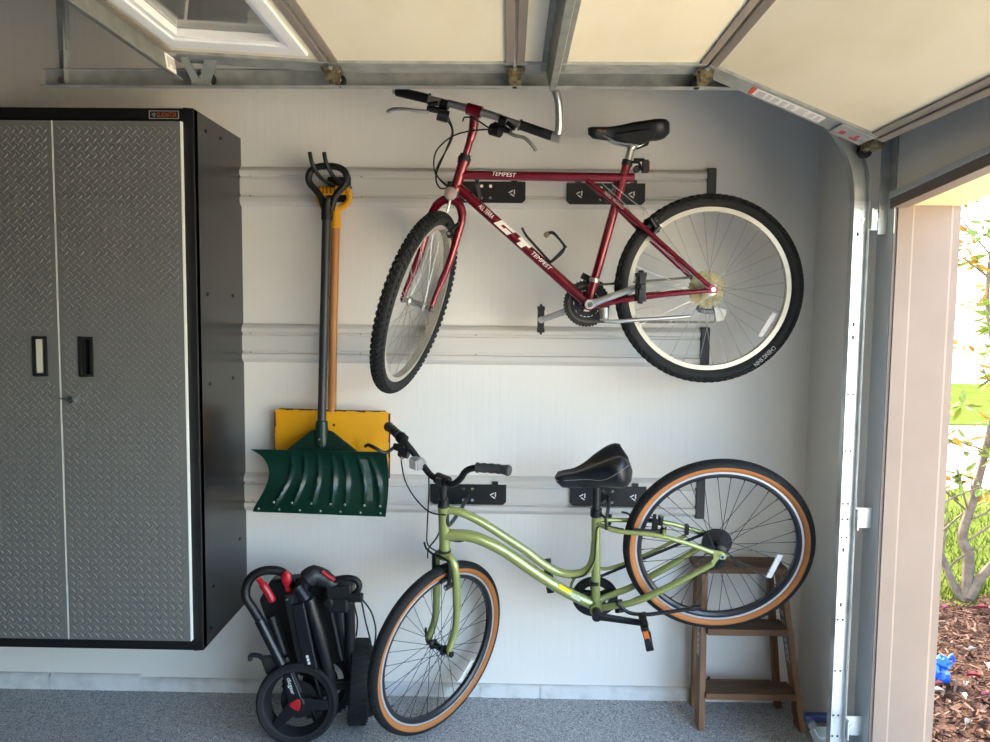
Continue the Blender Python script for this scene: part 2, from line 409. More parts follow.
# hinges with rollers at the seams, at the top and at the foot of the door
def hinge(x, z, tilt=0):
    rt = Matrix.Rotation(tilt, 3, 'Y')
    def T(p): return V((x, 0, z))+rt @ V(p)
    h = MB()
    h.prism([T((-.03, 2.352, -.010)), T((.03, 2.352, -.010)), T((.028, 2.40, -.010)), T((.012, 2.425, -.010)), T((-.012, 2.425, -.010)), T((-.028, 2.40, -.010))], (0, 0, -.004))
    h.prism([T((-.02, 2.352, -.014)), T((.02, 2.352, -.014)), T((.016, 2.352, -.046)), T((-.016, 2.352, -.046))], (0, .004, 0))
    h.prism([T((-.02, 2.40, -.014)), T((.02, 2.40, -.014)), T((.016, 2.40, -.046)), T((-.016, 2.40, -.046))], (0, .004, 0))
    for (dx, dy) in ((-.018, 2.37), (.018, 2.37), (-.012, 2.41), (.012, 2.41)): h.cyl(T((dx, dy, -.014)), T((dx, dy, -.02)), .007, 8)
    ho = h.obj('roller_hinge', M_brass, door, smooth=False)
    r = MB(); r.cyl(T((0, 2.345, -.014)), T((0, 2.50, -.014)), .0055, 10); r.obj('roller_stem', M_steel, ho)
    r = MB(); r.rev(T((0, 2.482, -.014)), (1, 0, 0), (0, 0, 1), (0, 1, 0), [(.006, -.010), (.016, -.010), (.019, -.006), (.017, 0), (.019, .006), (.016, .010), (.006, .010)], 20)
    r.obj('roller', M_matte, ho)
for x, z in ((-.526, 0), (.009, 0), (.562, 0)): hinge(x, z)
tb = MB(); tb.beam((-.885, 2.385, .024), (-.925, 2.425, -.040), .004, .034, (1, 0, 0)); tb.beam((-.965, 2.38, .024), (-.945, 2.42, -.036), .006, .022, (1, 0, 0)); tb.box((-.935, 2.43, -.036), (.05, .03, .012))
tbo = tb.obj('top_bracket', MATS['strut_steel'], door, smooth=False)
r = MB(); r.rev((-.93, 2.482, -.012), (1, 0, 0), (0, 0, 1), (0, 1, 0), [(.006, -.010), (.018, -.010), (.0205, -.006), (.0205, .006), (.018, .010), (.006, .010)], 20); r.cyl((-.93, 2.40, -.014), (-.93, 2.48, -.012), .0055)
r.obj('roller', M_matte, tbo)
fb = MB(); fb.cyl((1.075, 2.36, -.215), (1.075, 2.50, -.215), .006); fb.cyl((1.075, 2.37, -.215), (1.075, 2.42, -.215), .014); fb.box((1.06, 2.40, -.213), (.03, .07, .02))
fbo = fb.obj('bottom_bracket', M_brass, door, smooth=False)
r = MB(); r.rev((1.078, 2.482, -.215), (1, 0, 0), (0, 0, 1), (0, 1, 0), [(.006, -.010), (.018, -.010), (.0215, -.006), (.0215, .006), (.018, .010), (.006, .010)], 20); r.obj('roller', M_matte, fbo)

# track: C channel swept up, round and back
TX = 1.078
trk = empty('door_track', (TX, 2.50, 0))
tag(trk, 'galvanised steel door track rising by the opening and curving back overhead', 'door track')
def T3(p): return V(p)-V((TX, 2.50, 0))
path = [((TX, z), (1, 0)) for z in (.03, .6, 1.2, 1.90)]
R = .361
for i in range(1, 13):
    a = pi/2*i/12; path.append(((TX-R+R*cos(a), 1.90+R*sin(a)), (cos(a), sin(a))))
path += [((.3, 2.261), (0, 1)), ((-1.45, 2.256), (0, 1))]
prof = [(-.0255, -.034), (-.0275, -.034), (-.0275, .0), (.0275, .0), (.0275, -.019), (.0245, -.021), (.0235, -.017), (.0245, -.017), (.0255, -.018), (.0255, -.002), (-.0255, -.002)]
secs = []
for (x, z), (nx_, nz_) in path: secs.append([T3((x+nx_*o, 2.505+y, z+nz_*o)) for o, y in prof])
vt = MB(); vt.loft(secs[:4]); vt.obj('vertical_rail', M_steel2, trk, smooth=False)
ct = MB(); ct.loft(secs[3:]); ct.obj('horizontal_rail', M_steel, trk, sharp=30)
sl_ = MB()
for z in (1.86, 1.84, 1.80, 1.52, 1.48, 1.30, 1.12, .95, .90, .84, .80, .62, .57, .40, .25, .18, .12):
    k = random.choice([0, 1]); xs_ = (-.008, .008) if k else (0,)
    for xx in xs_: sl_.box(T3((TX+xx, 2.5022, z)), (.006, .001, .012 if not k else .006))
each(sl_, 'slot', M_matte, trk, smooth=False)
spl = MB(); spl.bx(-.026, .026, -.0006, .004, 1.83, 1.89)
for dx in (-.012, .012):
    for z in (1.845, 1.875): spl.cyl((dx, -.0006, z), (dx, -.005, z), .005, 8)
spl.obj('splice_plate', M_steel2, trk, smooth=False)
for z in (1.845, .905, .215):
    br = MB(); br.bx(.0275, .092, .004, .007, z-.032, z+.032); br.bx(.0275, .031, -.03, .007, z-.032, z+.032); br.cyl((.052, .004, z), (.052, -.002, z), .007, 8); br.bx(.045, .066, .002, .0045, z+.012, z+.02)
    br.obj('bracket', M_steel2, trk, smooth=False)
fl = MB(); fl.bx(.060, .092, -.0, .003, 1.80, 2.25); fl.bx(.089, .092, -.04, .0, 1.80, 2.25)
fl.obj('flag_angle', M_steel, trk, smooth=False)
hg = MB()
def angle_iron(mb, p0, p1, wd=.034):
    p0, p1 = V(p0), V(p1); x = V((1, 0, 0)); y = V((0, 1, 0))
    mb.prism([p0, p0+x*wd, p0+x*wd+y*.003, p0+y*.003], p1-p0); mb.prism([p0+x*wd, p0+x*(wd-.003), p0+x*(wd-.003)-y*wd, p0+x*wd-y*wd], p1-p0)
angle_iron(hg, T3((-1.412, 2.515, 2.24)), T3((-1.412, 2.515, 2.93)))
ho = hg.obj('hanger', M_steel, trk, smooth=False)
hl = MB()
for k in range(14): hl.box(T3((-1.395, 2.5146, 2.30+k*.045)), (.010, .001, .010)); hl.box(T3((-1.3815, 2.498, 2.31+k*.045)), (.0012, .009, .012))
each(hl, 'hole', M_dkgrey, ho, smooth=False)
hb = MB(); hb.beam(T3((-1.38, 2.47, 2.60)), T3((-1.385, 2.49, 2.34)), .028, .003, (0, 1, 0)); hb.obj('hanger', M_steel, trk, smooth=False)
bo = MB(); bo.cyl(T3((-1.395, 2.50, 2.25)), T3((-1.395, 2.49, 2.25)), .009, 8); bo.obj('bolt', M_chrome, trk)

# door-eye sensor at the foot of the track
sn = empty('safety_sensor', (1.078, 2.60, .190)); tag(sn, 'small dark blue door sensor on a bracket at the foot of the track', 'sensor')
m = MB(); m.cyl((-.062, 0, 0), (.018, 0, 0), .018, 18); m.obj('body', mat('sensor_blue', '#1c2a5a', .35), sn)
m = MB(); m.cyl((-.045, -.014, -.012), (-.045, -.028, -.014), .014, 14); m.obj('lens', M_alu, sn)
m = MB(); m.prism([(-.03, -.004, -.03), (.03, -.004, -.03), (.03, -.004, -.150), (.0, -.004, -.150), (-.045, -.004, -.045)], (0, .006, 0)); m.obj('bracket', M_steel, sn, smooth=False)
m = MB(); m.tube(crv([(-.04, -.02, -.02), (-.02, -.03, -.055), (.01, -.02, -.05), (.03, 0, -.02)], 5), .003, 6); m.obj('wire', M_white, sn)

# ================================================================== WALL CABINET
M_cab = mat('cabinet_black', '#151618', .24, noise=(3, '#1b1c1e', .4, .7))
M_frame = mat('cabinet_frame', '#08080a', .5)
M_door = mat('diamond_silver', '#747570', .5, .22)
CX, CZ, CH, CW, CD = -1.040, .372, 1.829, .914, .457
YF = D-CD
cab = empty('wall_cabinet', (CX-CW/2, YF, CZ)); tag(cab, 'tall black steel wall cabinet with two grey diamond-plate doors', 'cabinet')
hw = CW/2
m = MB()
for sx in (-1, 1): m.box((sx*(hw-.006), CD/2, CH/2), (.012, CD, CH))
m.box((0, CD/2, .006), (CW-.026, CD-.002, .012)); m.box((0, CD/2, CH-.006), (CW-.026, CD-.002, .012)); m.box((0, CD-.006, CH/2), (CW-.026, .010, CH-.026))
m.obj('carcass', M_cab, cab, smooth=False, bevel=.002)
m = MB(); m.bx(-hw, -hw+.032, -.004, .03, 0, CH); m.bx(hw-.032, hw, -.004, .03, 0, CH); m.bx(-hw+.032, hw-.032, -.004, .03, 0, .036); m.bx(-hw+.032, hw-.032, -.004, .03, CH-.042, CH)
m.obj('face_frame', M_frame, cab, smooth=False, bevel=.002)
m = MB()
for (y, z) in ((.10, CH-.05), (.24, CH-.045), (.09, CH*.67), (.34, CH*.67), (.1, CH*.5), (.33, CH*.5), (.1, .19), (.38, .28), (.07, .05)): m.cyl((hw, y, z), (hw+.0025, y, z), .006, 10)
each(m, 'rivet', M_matte, cab)
def plate_door(x0, x1, name, hx):
    z0, z1 = .040, CH-.046; y0, y1 = -.022, -.004
    hx0, hx1, hz0, hz1 = hx-.026, hx+.026, CH*.525-.015, CH*.525+.119
    m = MB()
    for (a, b_, c, d_) in ((x0, hx0, z0, z1), (hx1, x1, z0, z1), (hx0, hx1, z0, hz0), (hx0, hx1, hz1, z1)): m.bx(a, b_, y0, y1, c, d_)
    p = .0262; r = 0
    z = z0+.016
    while z < z1-.012:                     # raised tread lozenges, alternating slant
        x = x0+.016+(p/2 if r % 2 else 0); k = 0
        while x < x1-.012:
            if not (hx0-.014 < x < hx1+.014 and hz0-.014 < z < hz1+.014):
                s = 1 if r % 2 else -1; l, wd, h = .0125, .0040, .0022
                ux, uz = .7071, .7071*s; px, pz = -uz, ux
                P = [(x-ux*l, y0, z-uz*l), (x+px*wd, y0, z+pz*wd), (x+ux*l, y0, z+uz*l), (x-px*wd, y0, z-pz*wd), (x-ux*l*.45, y0-h, z-uz*l*.45), (x+ux*l*.45, y0-h, z+uz*l*.45)]
                m.add(P, [(0, 1, 4), (1, 5, 4), (1, 2, 5), (2, 3, 5), (3, 4, 5), (3, 0, 4)])
            x += p
        z += p/2; r += 1
    d = m.obj(name, M_door, cab, smooth=False)
    e = MB(); e.bx(x1-.0005, x1+.0024, y0-.0005, y1, z0, z1); e.obj('edge_strip', mat('edge_strip', '#e6e6e0', .4, .1), d, smooth=False)
    h = MB(); h.bx(hx0, hx0+.010, y0-.004, y0+.006, hz0, hz1); h.bx(hx1-.010, hx1, y0-.004, y0+.006, hz0, hz1); h.bx(hx0+.010, hx1-.010, y0-.004, y0+.006, hz1-.010, hz1); h.bx(hx0+.010, hx1-.010, y0-.004, y0+.006, hz0, hz0+.010)
    return d, h, (hx0, hx1, hz0, hz1, y0)
dl, h, q = plate_door(-hw+.034, -.003, 'door', -.066)
h.obj('handle', M_matte, dl, smooth=False, bevel=.002)
m = MB(); m.bx(q[0]+.010, q[0]+.030, q[4]+.002, q[4]+.018, q[2]+.010, q[3]-.010); m.obj('pull_reflection', mat('pull_reflection_cream', '#d8d3c0', .4), dl, smooth=False, bevel=.002)  # cream colour stands for light from the opening reflected inside the left pull
m = MB(); m.bx(q[0]+.030, q[1]-.010, q[4]+.012, q[4]+.03, q[2]+.010, q[3]-.010); m.obj('pull_recess', M_matte, dl, smooth=False)
dr, h, q = plate_door(.003, hw-.037, 'door', .088)
h.obj('handle', M_matte, dr, smooth=False, bevel=.002)
m = MB(); m.bx(q[0]+.010, q[0]+.022, q[4]+.002, q[4]+.03, q[2]+.010, q[3]-.010); m.bx(q[0]+.022, q[1]-.010, q[4]+.022, q[4]+.035, q[2]+.010, q[3]-.010); m.obj('pull_recess', M_matte, dr, smooth=False)
m = MB(); LZ = CH*.475; m.cyl((.040, -.022, LZ), (.040, -.040, LZ), .010, 14); m.beam((.040, -.038, LZ), (.004, -.036, LZ+.004), .004, .008, (0, 1, 0)); m.beam((.040, -.042, LZ-.004), (.058, -.050, LZ+.008), .004, .012, (0, 1, 0)); m.obj('lock', M_chrome, dr, smooth=False)
# maker's badge
m = MB(); bx0, bx1, bz0, bz1 = hw-.145, hw-.047, CH-.035, CH-.009
m.bx(bx0, bx1, -.0065, -.004, bz0, bz1); bgo = m.obj('badge', M_matte, cab, smooth=False)
m = MB(); e = .0022
for (a, b_, c, d_) in ((bx0, bx1, bz0, bz0+e), (bx0, bx1, bz1-e, bz1), (bx0, bx0+e, bz0, bz1), (bx1-e, bx1, bz0, bz1)): m.bx(a, b_, -.0075, -.0065, c, d_)
tri_logo(m, (bx0+.015, -.007, (bz0+bz1)/2), (1, 0, 0), (0, 0, 1), .0095)
m.obj('badge_border', mat('badge_grey', '#a6a6a2', .5), bgo, smooth=False)
text('GLADIATOR', mat('badge_orange', '#d06a38', .5), bgo, (bx0+.058, -.0065, (bz0+bz1)/2), (1, 0, 0), (0, 0, 1), .066, .0145, depth=.0008)
for sx in (-1, 1):
    m = MB(); m.cyl((sx*(hw-.045), .10, -.001), (sx*(hw-.045), .10, -.022), .026, 22); m.obj('foot', M_alu, cab)

# ================================================================== WALL RAILS AND BIKE HOOKS
PR = [(0, 0), (.008, -.001), (.022, -.014), (.024, -.018), (.024, -.032), (.012, -.036), (.012, -.043), (.020, -.046), (.020, -.104), (.012, -.107), (.012, -.114), (.024, -.118), (.024, -.134), (.022, -.138), (.008, -.151), (0, -.152)]
def gear_rail(z, xe, label):
    o = empty('wall_rail', (xe-1.9, D, z)); tag(o, label, 'wall rail', 'slotted storage rails across the side wall')
    m = MB(); m.loft([[(x, -d_, zz) for d_, zz in PR] for x in (-.6, 1.88)]); m.obj('rail', M_rail, o, sharp=25)
    m = MB(); m.prism([(1.868, 0, .004), (1.868, -.026, .004), (1.868, -.030, -.002), (1.868, -.030, -.150), (1.868, -.026, -.156), (1.868, 0, -.156)], (.034, 0, 0)); m.obj('end_cap', M_dkgrey, o, smooth=False, bevel=.003)
    m = MB()
    for x in (.1, .62, 1.05, 1.5):
        for zz in (-.036, -.112): m.cyl((x-.5, -.0128, zz), (x-.5, -.016, zz), .004, 8)
    each(m, 'screw', M_steel, o)
gear_rail(2.0933, .778, 'pale slotted wall rail behind the red bicycle, topmost of three')
gear_rail(1.4907, .772, 'pale slotted wall rail between the two bicycles with no hook plates')
gear_rail(.8996, .772, 'pale slotted wall rail behind the green bicycle, lowest of three')

def hook_plate(x, z, label, arms):
    """x: centre, z: top of the plate; arms: list of (x offset, list of (y, z) points, strap width)"""
    o = empty('bike_hook', (x, D-.026, z)); tag(o, label, 'bike hook', 'black bike hooks on the wall rails')
    w2, h = .149, .080; c = .012
    ol = [(-w2, 0), (w2, 0), (w2, -h+c), (w2-c, -h), (-w2+c, -h), (-w2, -h+c)]
    m = MB(); m.prism([(a, -.006, b_) for a, b_ in ol], (0, .006, 0)); m.obj('plate', mat('hook_black', '#101112', .38), o, smooth=False, bevel=.0015)
    for dx in (-.105, .105):
        m = MB(); m.bx(dx-.012, dx+.012, -.010, .012, -.002, .012); m.obj('hanger_tab', M_black, o, smooth=False, bevel=.002)
    m = MB()
    for dx in (-.018, .016):
        for dz in (-.018, -.062): m.cyl((dx, -.006, dz), (dx, -.0095, dz), .0062, 10)
    each(m, 'screw', M_chrome, o)
    for dx in (-.1, .098):
        m = MB(); tri_logo(m, (dx, -.0068, -.042), (1, 0, 0), (0, 0, 1), .0205); m.obj('emblem', M_white, o, smooth=False)
    for (dx, pts, ww) in arms:
        m = MB(); P = crv([(dx+q[2] if len(q) > 2 else dx, q[0], q[1]) for q in pts], 4)
        m.tube(P, .0072, 10); ao = m.obj('arm', M_black, o)
    return o
# ================================================================== SHOVELS
hk = empty('tool_hook', (-.665, D-.026, 2.018)); tag(hk, 'black two-prong tool hook on the top rail holding the shovels', 'tool hook')
m = MB(); m.bx(-.035, .055, -.006, 0, -.060, .035); m.obj('plate', M_black, hk, smooth=False, bevel=.002)
for dx in (0, .052):
    m = MB(); m.tube(crv([(dx, -.004, -.005), (dx-.005, -.05, -.005), (dx-.035, -.115, .015), (dx-.055, -.150, .055), (dx-.064, -.156, .098)], 5), .0075, 10); m.obj('prong', M_black, hk)
M_grip = mat('grip_black', '#101111', .5)
# green snow shovel
sh = empty('snow_shovel', (-.69, 2.95, .797)); tag(sh, 'dark green plastic snow shovel with black handle hanging blade down', 'shovel')
m = MB(); m.tube([(-.013, .0, .262), (.014, .0, 1.15)], .0165, 16); m.obj('shaft', mat('shaft_grey', '#2f3032', .4), sh)
gx = .017
dg = crv([(gx-.012, 0, 1.118), (gx-.030, 0, 1.172), (gx-.068, 0, 1.218), (gx-.064, 0, 1.256), (gx-.030, 0, 1.275), (gx+.030, 0, 1.275), (gx+.064, 0, 1.256), (gx+.068, 0, 1.218), (gx+.030, 0, 1.172), (gx+.012, 0, 1.118)], 5)
m = MB(); m.tube(dg, .0125, 12); m.tube([(gx-.004, 0, 1.08), (gx-.002, 0, 1.158)], .021, 14); m.obj('grip', M_grip, sh)
M_green = mat('shovel_green', '#062a20', .3, noise=(5, '#0a3528', .4, .7))
def bl(u, s):
    """blade surface: u across -1..1, s from top (0) to cutting edge (1)"""
    xl = -.247+.040*sin(min(1, max(0, s*1.06)**.8)*pi)
    x = .006 + (u*(-xl) if u < 0 else u*.241)
    if u < 0 and s < .12: x -= .010*(1-s/.12)*min(1, -u*1.1)**6
    y = -.10+.085*sin(pi*(s*.85+.02))-.045*s
    z = .236 - s*.232 - .006*u*(.3+.7*s)
    return V((x, y, z))
m = MB(); N, K = 90, 22; P = []
ribs = [-.78, -.5, -.2, .1, .32, .62, .86]
for off in (0, .005):
    for i in range(N+1):
        for j in range(K+1):
            u = -1+2*i/N; s = j/K; p = bl(u, s); rr = 0
            for q in ribs:
                cu = (q+.04)*(1-.30*(1-s)**1.5)+.07*(1-s)
                rr = max(rr, math.exp(-((u-cu)/.032)**2)*min(1, max(0, (s-.04)/.25))*min(1, max(0, (.88-s)/.05)))
            p.y -= .010*rr; p.y += off; P.append(p)
F = []; A = (N+1)*(K+1)
for i in range(N):
    for j in range(K):
        a = i*(K+1)+j; F += [(a, a+1, a+K+2, a+K+1), (A+a, A+a+K+1, A+a+K+2, A+a+1)]
for i in range(N):
    a = i*(K+1); F += [(a, a+K+1, A+a+K+1, A+a), (a+K, A+a+K, A+a+2*K+1, a+2*K+1)]
for j in range(K): F += [(j, A+j, A+j+1, j+1), (N*(K+1)+j, N*(K+1)+j+1, A+N*(K+1)+j+1, A+N*(K+1)+j)]
m.add(P, F); blade = m.obj('blade', M_green, sh, sharp=50)
m = MB(); m.tube([(-.013, .002, .235), (-.011, 0, .335)], [.030, .022], 16)
m.prism([(-.155, -.03, .212), (.150, -.03, .206), (.03, -.004, .292), (-.013, 0, .305), (-.05, -.004, .296)], (0, .014, 0)); m.obj('socket', M_green, sh, smooth=False, bevel=.004)
m = MB()
for i in range(7):
    u = -.92+1.84*i/6; p = bl(u, .955); m.ball(p+V((0, -.004, 0)), .0042, seg=8, rings=5)
    if i < 7: q = ribs[i]+.04; p = bl(q, .86); m.ball(p+V((0, -.008, 0)), .0048, seg=8, rings=5)
each(m, 'rivet', M_alu, blade)
m = MB(); m.cyl((-.013, -.030, .268), (-.013, -.0335, .268), .004, 8); m.obj('screw', M_alu, sh)
m = MB(); Pp = []
for j in range(9):
    s = .14+.66*j/8
    for du in (0, .13): p = bl(.55+.12*s+du, s); p.y -= .0032 if j else .0032; Pp.append(p)
m.add(Pp, [(2*j, 2*j+1, 2*j+3, 2*j+2) for j in range(8)]); m.obj('scuff_tape', mat('scuff_grey', '#45564f', .5, noise=(40, '#5c6a64', .4, .7)), blade)
# yellow shovel behind it
ys = empty('yellow_shovel', (-.680, 3.035, .90)); tag(ys, 'yellow steel snow shovel with wooden handle hanging behind the green one', 'shovel')
m = MB(); m.tube([(.0, -.004, .256), (.006, -.004, .6), (.018, -.004, .985)], .0165, 14); m.obj('shaft', mat('handle_wood', '#b5793f', .45, noise=(3, '#a2672f', .4, .65), stretch=(14, 14, .6)), ys)
M_yel = mat('shovel_yellow', '#eaa70c', .42)
m = MB(); m.tube([(.018, -.004, .955), (.019, -.004, 1.035)], [.021, .018], 14)
m.tube(crv([(.004, -.004, 1.02), (-.030, -.004, 1.040), (-.046, -.004, 1.062), (-.048, -.004, 1.088)], 4), .0115, 10)
m.tube(crv([(.018, -.004, 1.02), (.058, -.004, 1.046), (.071, -.004, 1.07), (.066, -.004, 1.10)], 4), .0125, 10)
m.tube([(-.052, -.004, 1.094), (.072, -.004, 1.100)], .0165, 12)
m.obj('grip', M_yel, ys)
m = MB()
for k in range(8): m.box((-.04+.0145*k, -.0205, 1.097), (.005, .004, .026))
m.obj('grip_ribs', mat('yellow_dark', '#8a5f08', .6), ys, smooth=False)  # ribs in a darker yellow than the grip
def yb(x, z): return V((x, -.006-.020*math.cos(x*5.5)+.012*(z/.26), z))
m = MB(); P = []
cols = [-.225+.450*i/24 for i in range(25)]
for off in (0, .0035):
    for i, x in enumerate(cols):
        for j in range(9):
            z = .262-.262*j/8
            
            if j == 0 and i in (0, 24): z -= .012
            z += .012*(-x) if j < 8 else 0
            p = yb(x, z); p.y += off-.006*(1 if 14 <= i <= 21 and i % 3 == 0 and j > 3 else 0); P.append(p)
A = 25*9; F = []
for i in range(24):
    for j in range(8):
        a = i*9+j; F += [(a, a+1, a+10, a+9), (A+a, A+a+9, A+a+10, A+a+1)]
    F += [(i*9, i*9+9, A+i*9+9, A+i*9), (i*9+8, A+i*9+8, A+i*9+17, i*9+17)]
for j in range(8): F += [(j, A+j, A+j+1, j+1), (24*9+j, 24*9+j+1, A+24*9+j+1, A+24*9+j)]
m.add(P, F); yo = m.obj('blade', mat('blade_yellow', '#e9a60e', .45, noise=(9, '#d8930a', .55, .8)), ys, sharp=50)
M_rust = mat('rust', '#4b2412', .8, noise=(60, '#6e3318', .4, .7))
m = MB(); random.seed(9)
for i in range(24):
    x0, x1 = cols[i], cols[i+1]; hh = random.uniform(.002, .0075)
    p, q = yb(x0, .262-.012*x0), yb(x1, .262-.012*x1)
    if i in (0, 23): continue
    m.add([p+V((0, -.0012, .0015)), q+V((0, -.0012, .0015)), q+V((0, -.0012, -hh)), p+V((0, -.0012, -hh*random.uniform(.5, 1)))], [(0, 1, 2, 3)])
for sx in (-1, 1):
    for j in range(9):
        z0, z1 = .25-.028*j, .25-.028*(j+1); x = sx*.225; wv = random.uniform(.003, .008)
        p, q = yb(x, z0), yb(x, z1)
        m.add([p+V((sx*.001, -.0012, 0)), q+V((sx*.001, -.0012, 0)), q+V((-sx*wv, -.0012, 0)), p+V((-sx*wv*.8, -.0012, 0))], [(0, 1, 2, 3)])
m.obj('rust_edge', M_rust, yo, smooth=False)
m = MB(); m.cyl(yb(.01, .205)+V((.0, -.001, 0)), yb(.01, .205)+V((0, -.004, 0)), .005, 8); m.obj('rivet', M_rust, yo)

# ================================================================== BICYCLES
def bike_matrix(o, a, psi):
    u = V((cos(psi), sin(psi), 0)); m_ = V((-sin(psi), cos(psi), 0)); Z = V((0, 0, 1))
    v = -sin(a)*m_+cos(a)*Z; w_ = cos(a)*m_+sin(a)*Z
    M = Matrix.Identity(4)
    for i in range(3): M[i][0], M[i][1], M[i][2], M[i][3] = u[i], w_[i], v[i], o[i]
    return M
def steer(us, vs_, s, th):
    ax = V((sin(s), 0, cos(s))); fwd = V((-cos(s), 0, sin(s))); L0 = V((0, -1, 0))
    return ax, cos(th)*fwd+sin(th)*L0, cos(th)*L0-sin(th)*fwd, V((us, 0, vs_))
M_spS = mat('spoke_steel', '#b9bab8', .3, .9); M_spB = mat('spoke_black', '#202124', .4, .3)
def wheel(bike, name, c, e1, e2, ax, R, rt, style, rim_in, hubw, nsp=32, cross=.42, dish=0):
    """ax points to the bike's left"""
    W = empty(name, c, parent=bike); Z0 = V((0, 0, 0)); e1, e2, ax = V(e1), V(e2), V(ax)
    Rc = R-rt
    def ringarc(t0, t1, r, n=9, sq=1): return [(Rc+r*cos(t0+(t1-t0)*i/n), sq*r*sin(t0+(t1-t0)*i/n)) for i in range(n+1)]
    if style == 'knobby':
        m = MB(); m.rev(Z0, e1, e2, ax, ringarc(0, 2*pi, rt-.003, 17)[:-1], 96)
        for i in range(84):
            for (tt, a0, hh, wl) in ((.0, 0, .0042, .010), (.55, .5, .0042, .0085), (-.55, .5, .0042, .0085), (1.05, 0, .0040, .0075), (-1.05, 0, .0040, .0075)):
                t = 2*pi*(i+a0)/84; dr = cos(t)*e1+sin(t)*e2; tg = -sin(t)*e1+cos(t)*e2
                n_ = cos(tt)*dr+sin(tt)*ax; b_ = -sin(tt)*dr+cos(tt)*ax
                p = dr*Rc+n_*(rt-.003)
                m.add([p+tg*sx*.0062+b_*sy*wl*.5+n_*(hh if k else -.002) for k in (0, 1) for sx, sy in ((-1, -1), (1, -1), (1, 1), (-1, 1))], [(3, 2, 1, 0), (4, 5, 6, 7), (0, 1, 5, 4), (1, 2, 6, 5), (2, 3, 7, 6), (3, 0, 4, 7)])
        m.obj('tire', M_rubber, W, sharp=30)
    else:
        m = MB(); a = 1.5
        m.rev(Z0, e1, e2, ax, ringarc(-a, a, rt-.001, 12)+ringarc(a, -a, rt-.004, 8), 96)
        for i in range(150):
            for tt in (-1.1, -.62, -.2, .2, .62, 1.1):
                t = 2*pi*(i+(.5 if abs(tt) == .62 else 0))/150; dr = cos(t)*e1+sin(t)*e2; tg = -sin(t)*e1+cos(t)*e2
                n_ = cos(tt)*dr+sin(tt)*ax; b_ = -sin(tt)*dr+cos(tt)*ax; p = dr*Rc+n_*(rt-.0012)
                m.add([p+tg*sx*.0036+b_*sy*.0038+n_*(.0016 if k else -.001) for k in (0, 1) for sx, sy in ((-1, -1), (1, -1), (1, 1), (-1, 1))], [(4, 5, 6, 7), (0, 1, 5, 4), (1, 2, 6, 5), (2, 3, 7, 6), (3, 0, 4, 7)])
        m.obj('tire', M_rubber, W, sharp=30)
        M_tan = mat('tan_sidewall', '#a3652e', .6)
        for sg in (1, -1):
            m = MB(); m.rev(Z0, e1, e2, ax, ringarc(sg*1.42, sg*2.75, rt-.0015, 8)+ringarc(sg*2.75, sg*1.42, rt-.005, 8), 96); m.obj('sidewall', M_tan, W)
    # rim: a hollow box section, brake track on both flanks
    ro = Rc-rt*.72; ri = rim_in; hwid = .0125
    m = MB(); m.rev(Z0, e1, e2, ax, [(ro, -hwid), (ro-.016, -hwid), (ri, -hwid*.55), (ri, hwid*.55), (ro-.016, hwid), (ro, hwid), (ro, hwid-.002), (ro-.006, 0), (ro, -hwid+.002)], 96)
    m.obj('rim', mat('rim_silver', '#b5b0a3', .34, .5) if style == 'knobby' else mat('rim_black', '#1c1d20', .35), W, sharp=28)
    if style != 'knobby':
        for sg in (1, -1):
            m = MB(); m.rev(Z0, e1, e2, ax, [(ro-.001, sg*hwid), (ro-.001, sg*(hwid+.0008)), (ro-.008, sg*(hwid+.0008)), (ro-.008, sg*hwid)], 96); m.obj('brake_track', mat('track_silver', '#cdccc8', .32, .6), W)
    hm = M_alu if style == 'knobby' else M_black; fr = .019 if hubw < .06 else .022
    m = MB(); h = hubw*.58
    m.rev(Z0, e1, e2, ax, [(.004, -hubw), (.009, -hubw), (.009, -h-.004), (fr, -h), (fr, -h+.004), (.012, -h+.010), (.011, 0), (.012, h-.010), (fr, h-.004), (fr, h), (.009, h+.004), (.009, hubw), (.004, hubw)], 22)
    m.cyl(ax*-(hubw+.012), ax*(hubw+.012), .0045, 10); m.obj('hub', hm, W)
    m = MB()
    for sg in (1, -1): m.cyl(ax*sg*(hubw+.002), ax*sg*(hubw+.010), .0085, 6)
    m.obj('axle_nut', M_chrome, W, smooth=False)
    m = MB(); k2 = nsp//2
    for i in range(nsp):
        sg = 1 if i % 2 else -1; j = i//2; t = 2*pi*(i+.5)/nsp; off = cross*(1 if j % 2 else -1)*2.2
        dr = cos(t)*e1+sin(t)*e2; t2 = t+off; d2 = cos(t2)*e1+sin(t2)*e2
        m.tube([d2*(fr-.003)+ax*sg*h, dr*(ri+.002)+ax*sg*.003], .00095 if style == 'knobby' else .0011, 5)
        m.cyl(dr*(ri-.010)+ax*sg*.003, dr*(ri+.002)+ax*sg*.002, .0018, 6)
    m.obj('spokes', M_spS if style == 'knobby' else M_spB, W)
    return W
def spoke_reflector(W, e1, e2, ax, t, r, mt):
    d = cos(t)*V(e1)+sin(t)*V(e2); tg = -sin(t)*V(e1)+cos(t)*V(e2); p = d*r
    m = MB(); m.prism([p+d*-.010+tg*-.050+V(ax)*.012, p+d*.010+tg*-.046+V(ax)*.012, p+d*.010+tg*.050+V(ax)*.012, p+d*-.010+tg*.046+V(ax)*.012], V(ax)*-.007); m.obj('reflector', mt, W, smooth=False, bevel=.002)
